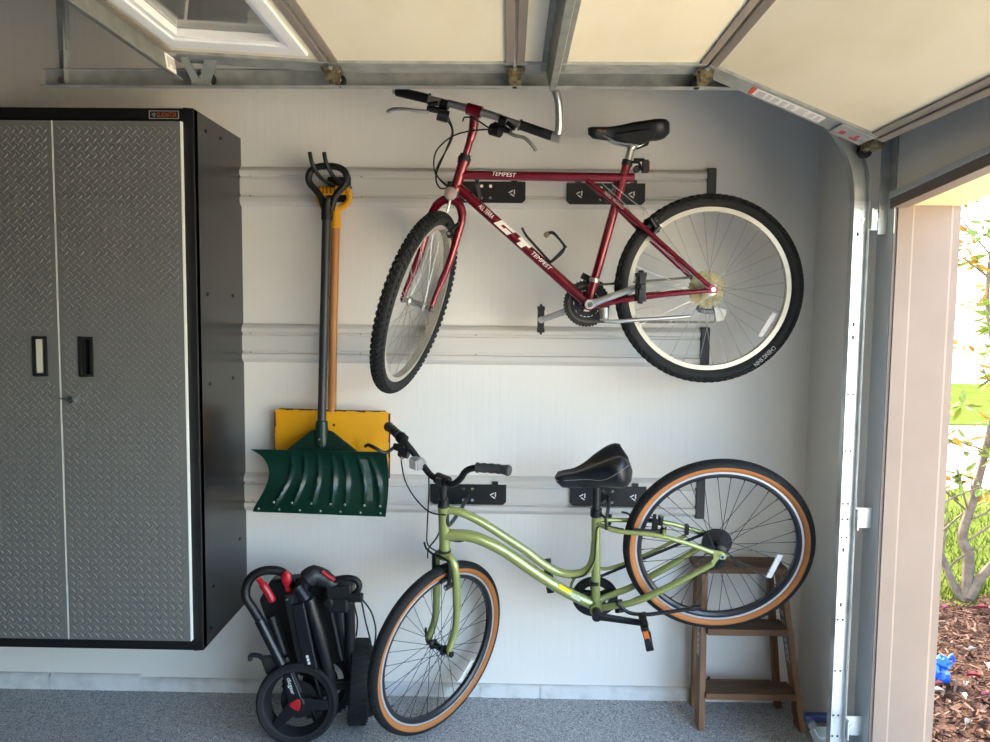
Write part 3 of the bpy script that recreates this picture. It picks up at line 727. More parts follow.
def chainring(mb, c, r, th, teeth, rin):
    c = V(c); n = teeth*2; po = [c+V(((r+(.004 if i % 2 else 0))*cos(2*pi*i/n), 0, (r+(.004 if i % 2 else 0))*sin(2*pi*i/n))) for i in range(n)]
    pi_ = [c+V((rin*cos(2*pi*i/n), 0, rin*sin(2*pi*i/n))) for i in range(n)]
    t = V((0, th, 0)); mb.add(po+pi_+[p+t for p in po]+[p+t for p in pi_], [f for i in range(n) for j in [(i+1) % n] for f in ((i, j, n+j, n+i), (2*n+i, 3*n+i, 3*n+j, 2*n+j), (i, 2*n+i, 2*n+j, j), (n+i, n+j, 3*n+j, 3*n+i))])
def chain_run(mb, pts, pitch=.0127):
    """alternating link plates along a polyline lying in a plane of constant y"""
    pts = [V(p) for p in pts]; k = 0
    for a, b_ in zip(pts, pts[1:]):
        L = (b_-a).length; n = max(1, round(L/pitch)); d = (b_-a)/n
        for i in range(n):
            p, q = a+d*i, a+d*(i+1); wd = .0036 if k % 2 else .0022
            for sg in (-1, 1): mb.beam(p-d*.18+V((0, sg*wd, 0)), q+d*.18+V((0, sg*wd, 0)), .0011, .0075 if k % 2 else .0085, (0, 0, 1) if abs(d.normalized().z) < .9 else (1, 0, 0))
            k += 1
def saddle(bike, name, c0, c1, wmax, hgt, groove, mt, nose_w=.02, droop=.0, parent=None, lobes=0, wedge=.6, rise=.022, dip=.016, low=.62):
    """lofted from nose c0 to tail c1 (top line); up is perpendicular in the bike plane"""
    c0, c1 = V(c0), V(c1); d = (c1-c0).normalized(); L = (c1-c0).length; up = V((-d.z, 0, d.x)); up = up if up.z > 0 else -up; y = V((0, 1, 0))
    S = []; n = 18; K = 22
    for i in range(n+1):
        t = i/n
        wv = nose_w+(wmax-nose_w)*(max(0, (t-.28)/.52)**1.35 if t < .8 else 1)
        wv = min(wv, wmax); end = 1
        if t < .07: end = sqrt(max(.02, 1-((.07-t)/.07)**2))
        if t > .82: end = sqrt(max(.02, 1-((t-.82)/.18)**2))
        wv *= end; h = hgt*(wedge+(1-wedge)*min(1, t*1.25))*(.55+.45*end)
        zc = dip*sin(pi*min(1, t/.55))*-1+rise*max(0, (t-.6)/.4)
        sec = []
        for k in range(K):
            a = 2*pi*k/K; cy, sy_ = cos(a), sin(a)
            px = wv*(abs(cy)**.8)*(1 if cy > 0 else -1); pz = (h*.42*(abs(sy_)**.7) if sy_ > 0 else -h*low*(abs(sy_)**.85))
            if sy_ > 0: pz -= groove*math.exp(-(px/(.018+.02*t))**2)*(.3+.9*t if t > .2 else .3); pz += lobes*max(0, t-.45)*math.exp(-((abs(px)-wmax*.55)/(wmax*.3))**2)
            else: px *= 1-.25*abs(sy_)
            sec.append(c0+d*(L*t)+up*(zc+pz-h*.2)+y*px)
        S.append(sec)
    m = MB(); m.loft(S); return m.obj(name, mt, parent or bike, sharp=60), d, up
def pedal(bike, c, dl, out, label=None, refl=True):
    """c centre, dl long axis in the plane, out = outward y sign"""
    c, dl = V(c), V(dl).normalized(); y = V((0, 1, 0)); nn = dl.cross(y)
    m = MB()
    for s in (-1, 1): m.beam(c+dl*s*.040-y*.045, c+dl*s*.040+y*.045, .014, .026, nn)
    for s in (-1, 1): m.beam(c-dl*.042+y*s*.040, c+dl*.042+y*s*.040, .010, .022, nn)
    m.beam(c-dl*.04, c+dl*.04, .018, .014, nn); m.cyl(c-y*.055, c+y*.045, .010, 10)
    for s in (-1, 1):
        for k in (-1, 0, 1): m.box(c+dl*s*.044+y*.028*k, (.008, .012, .022))
    p = m.obj('pedal', M_black, bike, smooth=False, bevel=.002)
    if refl:
        m = MB(); m.beam(c+dl*-.036+y*out*.0485, c+dl*-.006+y*out*.0485, .006, .016, nn); m.obj('reflector', mat('amber', '#c9671c', .3), p, smooth=False)
    return p
def tubes(bike, name, mt, runs, label=None):
    m = MB()
    for pts, r in runs: m.tube(pts, r, 14)
    return m.obj(name, mt, bike, label=label)
def bolts(parent, pts, r, mt, name='bolt'):
    for a, b_ in pts: m = MB(); m.cyl(a, b_, r, 8); m.obj(name, mt, parent, smooth=False)

# ------------------------------------------------------------------ red mountain bicycle
M_red = mat('candy_red', '#740a20', .2, .4, coat=.6)
RB = empty('mountain_bike', mtx=bike_matrix((.6908, 2.7761, 1.6328), .0312, -.0058))
tag(RB, 'dark red mountain bicycle with knobby tires hung on the upper wall hooks', 'bicycle')
ax, FW, LF, base = steer(-.8812, .335, .2947, 1.3821)
R, rt = .325, .0255
BBp = V((-.416, 0, -.055)); STt = V((-.292, 0, .43)); X_, Y_, Z_ = V((1, 0, 0)), V((0, 1, 0)), V((0, 0, 1))
drop = V((-.004, 0, 0))
fr = MB()
fr.tube([base-ax*.006, base+ax*.094], .0185, 16); 
for q in (-.006, .088): fr.tube([base+ax*q, base+ax*(q+.010)], .0215, 16)
fr.tube([base+ax*.05, V((-.268, 0, .377))], .0158, 16)
fr.tube([base+ax*.012, BBp], .0178, 16)
fr.tube([BBp, STt], .0155, 16)
fr.tube([BBp-Y_*.036, BBp+Y_*.036], .0215, 18)
for sg in (-1, 1):
    fr.tube([V((-.430, sg*.012, .366)), V((-.324, sg*.026, .284)), V((-.22, sg*.047, .19)), V((-.012, sg*.064, .010))], [.0095, .0095, .0095, .0080], 12)
    fr.tube([BBp+V((.006, sg*.026, -.004)), V((-.30, sg*.040, -.038)), V((-.18, sg*.056, -.020)), V((-.012, sg*.064, -.004))], [.0135, .0125, .0105, .0075], 12)
    fr.prism([(-.035, sg*.066, .024), (-.005, sg*.066, .018), (.016, sg*.066, .008), (.014, sg*.066, -.012), (-.006, sg*.066, -.014), (-.040, sg*.066, -.008), (-.022, sg*.066, .004)], (0, -sg*.005, 0))
fr.beam((-.232, -.048, .205), (-.232, .048, .205), .014, .014)
fr.obj('frame', M_red, RB)
hd = MB()
for q in (-.020, .098): hd.tube([base+ax*q, base+ax*(q+.014)], .0225, 16)
hd.tube([base+ax*.112, base+ax*.122], .019, 14); hd.obj('headset', M_matte, RB)
hub = base-ax*.4143+FW*.0451
fk = MB(); crown = base-ax*.028
fk.tube([base-ax*.018, crown-ax*.012], .0185, 14)
for sg in (-1, 1):
    top = crown-ax*.010
    fk.tube(crv([top, top+LF*sg*.030-ax*.010, top+LF*sg*.052-ax*.045, top+LF*sg*.056-ax*.10, top+LF*sg*.055-ax*.22, hub+LF*sg*.054+ax*.06-FW*.012, hub+LF*sg*.054+ax*.012-FW*.002], 5), [.0155]*10+[.0138]*8+[.0125]*6+[.0095]*7, 12)
    fk.prism([hub+LF*sg*.055+ax*.02+FW*.010, hub+LF*sg*.055+ax*.02-FW*.010, hub+LF*sg*.055-ax*.012-FW*.010, hub+LF*sg*.055-ax*.012+FW*.010], LF*sg*-.005)
fk.obj('fork', M_red, RB)
wheel(RB, 'front_wheel', hub, ax, FW, LF, R, rt, 'knobby', .2655, .050)
W = wheel(RB, 'rear_wheel', (0, 0, 0), X_, Z_, -Y_, R, rt, 'knobby', .2655, .062)
spoke_reflector(W, X_, Z_, -Y_, -.53, .238, mat('reflector_clear', '#cfcac4', .25))
text('CHENG SHIN', mat('tire_print', '#b9b9b4', .6), W, V((.197, -.0255, -.229)), V((-.71, 0, -.70)), V((.70, 0, -.71)), .092, .015)
text('CHENG', MATS['tire_print'], W, V((-.210, -.0255, .217)), V((.71, 0, .70)), V((-.70, 0, .71)), .055, .012)
# stem, bar, grips, bar end, levers
st_ = MB(); st_.tube([base+ax*.120, base+ax*.235], .0125, 14); st_.tube([base+ax*.17, base+ax*.21, base+ax*.262+FW*.045], [.0135, .0165, .0165], 14)
CL = base+ax*.262+FW*.05; st_.tube([CL-LF*.026, CL+LF*.026], .0195, 16); st_.obj('stem', M_red, RB)
def hp(l, b_=0, c=0): return CL+LF*l+ax*b_+FW*c
m = MB(); m.tube([hp(-.295, -.008, .0), hp(-.06), hp(.06), hp(.295, -.016, .012)], .0118, 14); m.tube([hp(-.10), hp(-.02), hp(.02), hp(.10)], [.0118, .0135, .0135, .0118], 14); m.obj('handlebar', M_alu, RB)
for a_, b_ in (((-.285, -.008, 0), (-.165, -.004, 0)), ((.285, -.015, .011), (.165, -.007, .005))):
    m = MB(); P0, P1 = hp(*a_), hp(*b_); m.tube([P1, P1+(P0-P1)*.04, P0-(P0-P1)*.02, P0], [.020, .0155, .0160, .0145], 14)
    m.tube([P1+(P0-P1)*k/14 for k in range(1, 14)], [.0162 if k % 2 else .0152 for k in range(1, 14)], 14); m.obj('grip', M_grip, RB)
m = MB(); m.tube(crv([hp(.296, -.016, .012), hp(.297, .012, .02), hp(.284, .06, .035), hp(.264, .105, .05), hp(.222, .150, .065)], 5), .0128, 12); m.tube([hp(.282, -.016, .012), hp(.310, -.016, .012)], .0165, 14); m.obj('bar_end', M_alu, RB)
for sg in (1, -1):
    l0 = sg*.105; zz = -.010
    m = MB(); m.tube([hp(l0-sg*.012, zz), hp(l0+sg*.014, zz)], .0185, 14); m.tube([hp(l0-sg*.020, -.032, .02), hp(l0+sg*.045, -.042, .035)], [.012, .010], 10)
    m.tube([hp(l0-sg*.028, -.046, .012), hp(l0+sg*.008, -.048, .022)], .020, 14); m.tube([hp(l0+sg*.02, -.012, .012), hp(l0+sg*.05, -.026, .018)], .008, 8)
    lv = m.obj('brake_lever', M_black, RB)
    m = MB(); m.tube(crv([hp(l0+.035, -.045, .034), hp(l0+.065, -.052, .046), hp(l0+.10, -.052, .054), hp(l0+.135, -.070, .060), hp(l0+.150, -.082, .060)] if sg > 0 else [hp(l0-.035, -.050, .034), hp(l0-.07, -.060, .046), hp(l0-.11, -.066, .054), hp(l0-.150, -.078, .056), hp(l0-.168, -.092, .054)], 4), .0062, 10, flat=(FW, .6)); m.obj('lever_blade', M_alu, lv, label='silver brake lever blade')
M_cable = mat('cable_black', '#121213', .4)
for P in ([(-.935, .12, .608), (-.901, .10, .552), (-.918, .05, .475), (-.948, 0, .382), (-.932, -.02, .336), (-.897, -.03, .338)],
          [(-.925, .13, .617), (-.898, .10, .535), (-.946, .05, .423), (-.950, .02, .385), (-.903, 0, .342)],
          [(-.721, -.10, .516), (-.795, -.06, .523), (-.881, -.03, .511), (-.945, 0, .466), (-.958, .03, .410), (-.938, .04, .371), (-.905, .02, .341)],
          [(-.760, -.10, .519), (-.812, -.05, .560), (-.847, -.03, .570), (-.855, -.03, .556)]):
    m = MB(); m.tube(crv(P, 7), .0027, 7); m.obj('cable', M_cable, RB)
m = MB(); m.tube([(-.63, 0, .118), (-.43, -.005, -.055)], .0014, 6); m.tube([(-.385, -.02, .36), (-.30, -.02, .287), (-.27, -.01, .25), (-.22, 0, .205)], .0016, 6); m.obj('bare_cable', M_alu, RB)
# front reflector and brakes
m = MB(); rc = base-ax*.022+FW*.030; m.rev(rc, ax, LF, FW, [(0, .020), (.012, .0195), (.0215, .014), (.0225, .004), (.0215, 0), (0, 0)], 24, closed=False); ro = m.obj('front_reflector', mat('reflector_grey', '#a39c96', .22), RB)
m = MB(); m.rev(rc, ax, LF, FW, [(0, .0215), (.009, .0213), (.012, .0196)], 18, closed=False); m.obj('lens', mat('reflector_pink', '#b58f8c', .25), ro)
m = MB(); m.tube([rc, rc-ax*.03-FW*.01, rc-ax*.06-FW*.015], .0045, 8); m.obj('reflector_bracket', M_alu, RB)
def canti(c, out, upv, fwd, nm='brake'):
    c, out, upv, fwd = V(c), V(out), V(upv), V(fwd)
    for sg in (-1, 1):
        b0 = c+out*sg*.036; m = MB(); m.tube([b0-upv*.010, b0+upv*.012+fwd*.012, b0+out*sg*.022+upv*.045+fwd*.018], [.009, .0075, .0055], 10); m.cyl(b0-fwd*.012, b0+fwd*.022, .0095, 12)
        o = m.obj(nm, M_black, RB)
        m = MB(); m.beam(b0+fwd*.010-out*sg*.012+upv*.026-fwd*.022, b0+fwd*.010-out*sg*.012+upv*.026+fwd*.026, .010, .011, upv); m.obj('brake_pad', M_matte, o, smooth=False)
        m = MB(); m.cyl(b0+fwd*.020, b0+fwd*.027, .0055, 8); m.obj('bolt', M_alu, o)
fu = (hub-crown).normalized()
canti(crown-ax*.125+FW*.018, LF, ax, FW)
canti(V((-.196, 0, .196)), -Y_, V((-.76, 0, .65)), V((.65, 0, .76)))
m = MB(); m.tube([V((-.225, .045, .255)), V((-.232, 0, .272)), V((-.225, -.045, .255))], .0014, 6); m.tube([V((-.232, 0, .272)), V((-.275, -.005, .30)), V((-.345, -.02, .352))], .0016, 6); m.cyl((-.236, 0, .268), (-.228, 0, .276), .006, 8); m.obj('brake_cable', M_alu, RB)
# seat post, clamp and saddle
sd = (STt-BBp).normalized()
m = MB(); m.tube([STt-sd*.02, STt+sd*.058], .0128, 14); m.tube([STt+sd*.045, STt+sd*.068], [.016, .019], 14); m.cyl(STt+sd*.06-Y_*.028, STt+sd*.06+Y_*.028, .011, 12); m.obj('seat_post', M_alu, RB)
m = MB(); m.tube([STt-sd*.012, STt+sd*.006], .0185, 14); m.tube([STt+V((.014, -.012, -.002)), STt+V((.035, -.02, -.004)), STt+V((.045, -.03, -.03))], .0048, 8); m.obj('seat_clamp', M_matte, RB)
so, d, up = saddle(RB, 'saddle', (-.430, 0, .540), (-.155, 0, .560), .070, .058, .003, mat('saddle_black', '#141416', .5), nose_w=.019, wedge=.55, rise=.0, dip=.006, low=.75)
m = MB()
for sg in (-1, 1): m.tube(crv([(-.385, sg*.010, .520), (-.34, sg*.020, .495), (-.29, sg*.022, .486), (-.25, sg*.022, .488), (-.205, sg*.030, .520)], 4), .0035, 8)
m.obj('rails', M_alu, so)
sk_ = MB()
for sg in (-1, 1): sk_.prism([(-.345, sg*.035, .515), (-.20, sg*.060, .535), (-.215, sg*.056, .495), (-.255, sg*.046, .478), (-.31, sg*.038, .490)], (0, -sg*.006, 0))
sk_.obj('skirt', M_matte, so, bevel=.003)
text('VELO', mat('saddle_orange', '#c98a4e', .5), so, (-.385, -.0192, .530), (1, -.05, -.06), (0, .12, 1), .030, .0075, depth=.002)
# rear light
m = MB(); m.box((-.232, -.004, .415), (.020, .030, .042)); m.tube([(-.272, -.004, .437), (-.235, -.004, .436)], .006, 8); lo = m.obj('rear_light', M_matte, RB, smooth=False, bevel=.004)
m = MB(); m.box((-.2205, -.004, .414), (.004, .024, .034)); m.obj('lens', mat('lens_red', '#8f1b16', .25), lo, smooth=False, bevel=.001)
m = MB(); m.cyl((-.262, -.02, .405), (-.262, .0, .405), .012, 12); m.obj('light_clamp', M_matte, RB)
# transmission
yc = .045
m = MB()
for r_, yy, tn in ((.080, .050, 42), (.064, .043, 32), (.044, .037, 22)): chainring(m, BBp+V((0, yy, 0)), r_, .0028, tn, r_-.016)
for k in range(5):
    t = 2*pi*k/5+.3; m.beam(BBp+V((.012*cos(t), .047, .012*sin(t))), BBp+V((.066*cos(t), .047, .066*sin(t))), .012, .006, (0, 1, 0))
m.obj('chainrings', mat('ring_dark', '#17181b', .45, .3), RB, smooth=False)
dv = V((.172, 0, .066)).normalized()
for sg, yy in ((1, -.070), (-1, .070)):
    E_ = BBp+dv*sg*.170+V((0, yy*1.13, 0)); m = MB(); m.tube([BBp+V((0, yy*.86, 0)), BBp+dv*sg*.03+V((0, yy*.95, 0)), E_], [.0165, .0125, .0105], 12, flat=((0, 1, 0), .62)); m.cyl(BBp+V((0, yy*.5, 0)), BBp+V((0, yy*1.02, 0)), .0165, 16); m.cyl(E_-V((0, yy*.08, 0)), E_+V((0, yy*.12, 0)), .012, 14)
    c_ = m.obj('crank_arm', M_alu, RB); m = MB(); m.cyl(BBp+V((0, yy*1.02, 0)), BBp+V((0, yy*1.06, 0)), .0095, 12); m.obj('crank_bolt', M_chrome, c_)
    pedal(RB, E_+V((0, -.062 if yy < 0 else .062, 0)), (.0, 0, 1), -1 if yy < 0 else 1, refl=False)
m = MB(); m.beam(BBp+V((.055, .052, .062)), BBp+V((-.02, .052, .10)), .022, .010, (0, 1, 0)); m.tube([BBp+V((.02, 0, .075)), BBp+V((.03, .045, .085))], .007, 8); m.obj('front_derailleur', M_matte, RB, smooth=False)
m = MB(); m.tube([BBp+sd*.078, BBp+sd*.092], .0185, 14); m.obj('derailleur_clamp', M_alu, RB)
m = MB()
for k, r_ in enumerate((.062, .057, .051, .045, .039, .033, .027)): chainring(m, V((0, .026+.0045*k, 0)), r_, .0018, int(r_*520), .014)
m.obj('cassette', mat('cassette_gold', '#8d8262', .45, .6, noise=(60, '#655c40', .4, .65)), RB, smooth=False)
m = MB(); mid = BBp+V((0, yc, 0)); rr = .064
up0 = mid+V((.010, 0, rr)); lo0 = mid+V((.004, 0, -rr)); cz = .045
chain_run(m, [up0, V((-.006, yc, cz))]); chain_run(m, [V((-.006, yc, cz))]+[V((cz*sin(t), yc, cz*cos(t))) for t in (.4, .8, 1.2, 1.6, 2.0, 2.4)]+[V((.028, yc, -.062)), V((.060, yc, -.080)), V((.062, yc, -.098)), V((.046, yc, -.113)), V((.03, yc, -.116))])
chain_run(m, [V((.03, yc, -.116)), lo0]); chain_run(m, [lo0]+[mid+V((rr*cos(t), 0, rr*sin(t))) for t in [-pi/2-pi*k/8 for k in range(1, 9)]]+[up0])
m.obj('chain', mat('chain_steel', '#55524a', .4, .7), RB, smooth=False)
m = MB(); m.tube(crv([(.004, .055, -.016), (.0, .06, -.045), (-.018, .058, -.070), (.010, .055, -.078), (.040, .052, -.075)], 4), .0095, 10); m.prism([(.030, .050, -.064), (.078, .050, -.068), (.066, .050, -.108), (.042, .050, -.114), (.034, .050, -.088)], (0, -.004, 0)); m.prism([(.030, .038, -.064), (.078, .038, -.068), (.066, .038, -.108), (.042, .038, -.114)], (0, -.003, 0))
dr_ = m.obj('rear_derailleur', mat('derailleur_silver', '#8b8a87', .35, .6), RB)
for c_ in ((.058, .045, -.082), (.048, .045, -.104)): m = MB(); m.cyl(V(c_)-Y_*.003, V(c_)+Y_*.003, .012, 14); m.obj('pulley', M_matte, dr_)
# kickstand folded along the chainstay
m = MB(); m.tube([(-.362, -.020, -.070), (-.362, -.030, -.108)], [.018, .016], 10); m.tube(crv([(-.368, -.045, -.098), (-.345, -.05, -.114), (-.25, -.052, -.106), (-.16, -.052, -.100), (-.072, -.052, -.092)], 4), [.0075]*13+[.007]*4, 10); m.obj('kickstand', M_alu, RB)
# bent wire bottle cage
m = MB(); m.tube(crv([(-.650, -.012, .205), (-.636, -.012, .180), (-.612, -.012, .153), (-.556, -.012, .094), (-.548, -.018, .090), (-.503, -.030, .137), (-.503, -.030, .143), (-.540, -.034, .186), (-.556, -.030, .188)], 4), .0042, 8)
m.tube(crv([(-.552, .012, .094), (-.544, .018, .090), (-.499, .030, .137), (-.536, .034, .186), (-.556, .030, .188), (-.560, 0, .190), (-.556, -.030, .188)], 4), .0038, 8); bc = m.obj('bottle_cage', M_matte, RB)
m = MB(); m.cyl((-.566, -.036, .180), (-.566, -.026, .180), .010, 12); m.obj('cage_stop', M_brass, bc)
# lettering on the tubes
M_dec = mat('decal_white', '#e8e2d8', .4); M_decp = mat('decal_pink', '#c9a7a5', .45)
text('TEMPEST', M_dec, RB, (-.712, -.0162, .384), V((-.669+.755, 0, -.006)), (0, -.2, 1), .082, .014, shear=.3)
dd = (BBp-(base+ax*.012)).normalized(); dn = V((-dd.z, 0, dd.x))
def onDT(x): t = (x-(base+ax*.012).x)/dd.x; return base+ax*.012+dd*t+V((0, -.0182, 0))+dn*.003
text('ALL TERRA', M_dec, RB, onDT(-.775), dd, dn, .062, .016, shear=.2)
def block(name, c, polys, L, H):
    m = MB()
    for pl in polys: m.prism([c+dd*((x+.25*y-.125)*L)+dn*(y-.5)*H for x, y in pl], (0, -.0008, 0))
    m.obj(name, M_dec, RB, smooth=False)
block('lettering', onDT(-.735), [[(0, 0), (1, 0), (1, .34), (0, .34)], [(0, .34), (.30, .34), (.30, .70), (0, .70)], [(0, .70), (1, .70), (1, 1), (0, 1)], [(.55, .34), (1, .34), (1, .56), (.55, .56)]], .062, .027)
block('lettering', onDT(-.668), [[(0, .62), (1, .62), (1, 1), (0, 1)], [(.28, 0), (.74, 0), (.74, .62), (.28, .62)]], .050, .027)
text('TEMPEST', M_dec, RB, onDT(-.582), dd, dn, .088, .014, shear=.25)
s0, s1 = V((-.430, -.012, .366)), V((-.22, -.047, .19)); sdv = (s1-s0).normalized(); sn_ = V((.62, 0, .78))
text('TRIPLE TRIANGLE', M_decp, RB, V((-.338, -.0345, .297)), sdv, sn_, .088, .010, shear=.2)

# ------------------------------------------------------------------ green comfort bicycle
M_sage = mat('sage_green', '#989f5e', .26, .35, coat=.5)
GB = empty('comfort_bike', mtx=bike_matrix((.7292, 2.6866, .7508), .2308, -.0462))
tag(GB, 'light green step-through bicycle with tan-wall tires hung on the lower wall hooks', 'bicycle')
ax, FW, LF, base = steer(-.9479, -.04, -.0062, .905)
R, rt = .325, .0225
BBp = V((-.411, 0, -.252)); STt = V((-.422, 0, .118)); ht = base+ax*.165
fr = MB()
fr.tube([base-ax*.002, base+ax*.02, base+ax*.145, ht], [.0215, .0195, .0195, .0215], 18)
fr.tube(crv([base+ax*.148+V((.004, 0, 0)), (-.907, 0, .109), (-.850, 0, .086), (-.794, 0, .053), (-.730, 0, .008), (-.662, 0, -.040), (-.601, 0, -.090), (-.541, 0, -.123), (-.481, 0, -.127), (-.440, 0, -.104), (-.424, 0, -.055), (-.421, 0, 0)], 4), .0150, 16)
fr.tube(crv([base+ax*.055, (-.918, 0, .014), (-.870, 0, .013), (-.819, 0, -.001), (-.740, 0, -.043), (-.629, 0, -.126), (-.532, 0, -.192), (-.456, 0, -.232), BBp], 4), [.0205]*16+[.0195]*17, 18)
fr.tube([BBp, STt], .0160, 16); fr.tube([BBp-Y_*.036, BBp+Y_*.036], .0225, 18)
for sg in (-1, 1):
    fr.tube(crv([BBp+V((.004, sg*.020, .0)), (-.36, sg*.034, -.232), (-.285, sg*.046, -.204), (-.198, sg*.055, -.150), (-.11, sg*.061, -.090), (-.028, sg*.065, -.030)], 4), [.0125]*10+[.0125]*6+[.0105]*5, 12, flat=((0, 1, 0), .85))
    fr.tube(crv([(-.420, sg*.008, .082), (-.385, sg*.028, .074), (-.341, sg*.040, .068), (-.226, sg*.050, .064), (-.137, sg*.057, .046), (-.032, sg*.064, .012)], 4), .0082, 12)
    fr.prism([(-.045, sg*.067, .024), (.0, sg*.067, .016), (.016, sg*.067, .004), (.012, sg*.067, -.012), (-.012, sg*.067, -.012), (-.026, sg*.067, -.040), (-.042, sg*.067, -.036), (-.028, sg*.067, -.010), (-.030, sg*.067, .006)], (0, -sg*.006, 0))
    fr.tube([(-.196, sg*.052, .066), (-.196, sg*.056, .084)], .006, 8)
fr.beam((-.386, -.03, .074), (-.386, .03, .074), .012, .010)
fr.obj('frame', M_sage, GB)
m = MB(); m.tube([base-ax*.012, base-ax*.002], .022, 16); m.tube([ht, ht+ax*.012], [.021, .017], 16); m.obj('headset', M_matte, GB)
hub = base-ax*.3854+FW*.0481; crown = base-ax*.016
fk = MB(); fk.tube([crown+ax*.005, crown-ax*.022], .0215, 16)
for sg in (-1, 1):
    top = crown-ax*.008
    fk.tube(crv([top, top+LF*sg*.024-ax*.006, top+LF*sg*.044-ax*.030, top+LF*sg*.051-ax*.075, top+LF*sg*.052-ax*.18, top+LF*sg*.052-ax*.28+FW*.012, hub+LF*sg*.053+ax*.012], 5), [.0165]*11+[.0150]*10+[.0130]*10, 12)
    fk.prism([hub+LF*sg*.055+ax*.025+FW*.009, hub+LF*sg*.055+ax*.025-FW*.009, hub+LF*sg*.055-ax*.010-FW*.009, hub+LF*sg*.055-ax*.010+FW*.009], LF*sg*-.006)
fk.obj('fork', M_sage, GB)
W = wheel(GB, 'front_wheel', hub, ax, FW, LF, R, rt, 'slick', .262, .050, 36)
spoke_reflector(W, ax, FW, LF, pi+.62, .215, mat('reflector_clear', '#cfcac4', .25))
W = wheel(GB, 'rear_wheel', (0, 0, 0), X_, Z_, -Y_, R, rt, 'slick', .262, .062, 36)
spoke_reflector(W, X_, Z_, -Y_, -.33, .205, M_label)
m = MB(); m.tube([hub-LF*.058-FW*.004, hub-LF*.064, hub-LF*.066+ax*.05], .005, 8); m.tube([hub+LF*.062, hub+LF*.068], .011, 12); m.obj('quick_release', M_black, GB)
# quill stem and swept bars
CL = base+ax*.265
m = MB(); m.tube([ht+ax*.010, ht+ax*.085], .0125, 14); m.tube([ht+ax*.012, ht+ax*.030], .018, 14); m.tube([ht+ax*.06, CL-ax*.004], [.015, .017], 14); m.tube([CL-LF*.026, CL+LF*.026], .0205, 14); m.box(CL+FW*.018, (.02, .02, .03)); m.obj('stem', M_black, GB)
def hp(l, b_=0, c=0): return CL+LF*l+ax*b_+FW*c
Lp = [hp(0), hp(.05, .002, .004), hp(.085, .030, .0), hp(.105, .062, -.008), hp(.135, .078, -.022), hp(.19, .085, -.045), hp(.248, .090, -.058)]
Rp = [hp(0), hp(-.05, .002, .004), hp(-.095, .040, .010), hp(-.135, .082, .018), hp(-.175, .115, .024), hp(-.225, .124, .012), hp(-.282, .120, -.010)]
m = MB(); m.tube(crv(Rp[::-1]+Lp[1:], 6), .0112, 14); m.obj('handlebar', M_black, GB)
for P in ([hp(.140, .080, -.024), hp(.20, .0865, -.046), hp(.254, .0905, -.060)], [hp(-.190, .120, .022), hp(-.24, .1235, .006), hp(-.288, .120, -.012)]):
    m = MB(); c_ = crv(P, 8); n = len(c_); m.tube(c_, [.0175 if i < 2 else (.0160+.0012*sin(i*2.1) if i < n-3 else .0185 if i < n-1 else .0165) for i in range(n)], 14); m.obj('grip', mat('grip_grey', '#3b3b3c', .65), GB)
# right-hand brake lever, shifter and the square bell/reflector on the bar
m = MB(); a_ = hp(-.165, .108, .022); b_ = hp(-.185, .118, .022); m.tube([a_, b_], .021, 14); m.tube([hp(-.155, .085, .035), hp(-.185, .092, .055)], [.016, .012], 10); m.tube([hp(-.135, .070, .03), hp(-.165, .075, .045)], .019, 12); lv = m.obj('brake_lever', M_black, GB)
m = MB(); m.tube(crv([hp(-.180, .090, .055), hp(-.195, .074, .085), hp(-.215, .094, .110), hp(-.245, .100, .115), hp(-.268, .088, .112)], 4), .0062, 10); m.obj('lever_blade', M_black, lv)
m = MB(); m.cyl(hp(-.145, .060, .04), hp(-.152, .055, .055), .006, 8); m.obj('barrel_adjuster', M_chrome, lv)
qc = hp(-.098, .044, .030); m = MB(); rx = Matrix((LF, FW, ax)).transposed(); m.box(qc, (.042, .030, .042), rx); m.tube([hp(-.085, .032, .008), hp(-.105, .050, .012)], .0165, 12); qo = m.obj('front_reflector', mat('reflector_frame', '#8d8a88', .4), GB, smooth=False, bevel=.006)
m = MB(); m.box(qc+FW*.0155, (.034, .004, .034), rx); m.obj('lens', mat('reflector_white', '#d9d3cd', .22), qo, smooth=False)
for P in ([(-1.130, .20, .206), (-1.109, .15, .149), (-1.056, .05, .128), (-.997, 0, .101), (-.937, -.03, .107)],
          [(-1.012, .08, .224), (-1.004, .04, .166), (-1.009, 0, .031), (-1.004, -.02, -.017), (-.961, -.03, -.042)],
          [(-.956, .03, .075), (-.975, .03, -.005), (-1.010, .03, -.060), (-1.015, .03, -.10)], [(-.93, .02, -.02), (-.90, .005, -.015), (-.88, 0, -.008)]):
    m = MB(); m.tube(crv(P, 7), .0027, 7); m.obj('cable', M_cable, GB)
m = MB(); m.tube(crv([(-.50, -.017, -.135), (-.455, -.019, -.118), (-.424, -.019, -.06), (-.420, -.019, .02), (-.41, -.02, .075), (-.33, -.045, .08)], 5), .0026, 7); m.obj('cable', M_cable, GB)
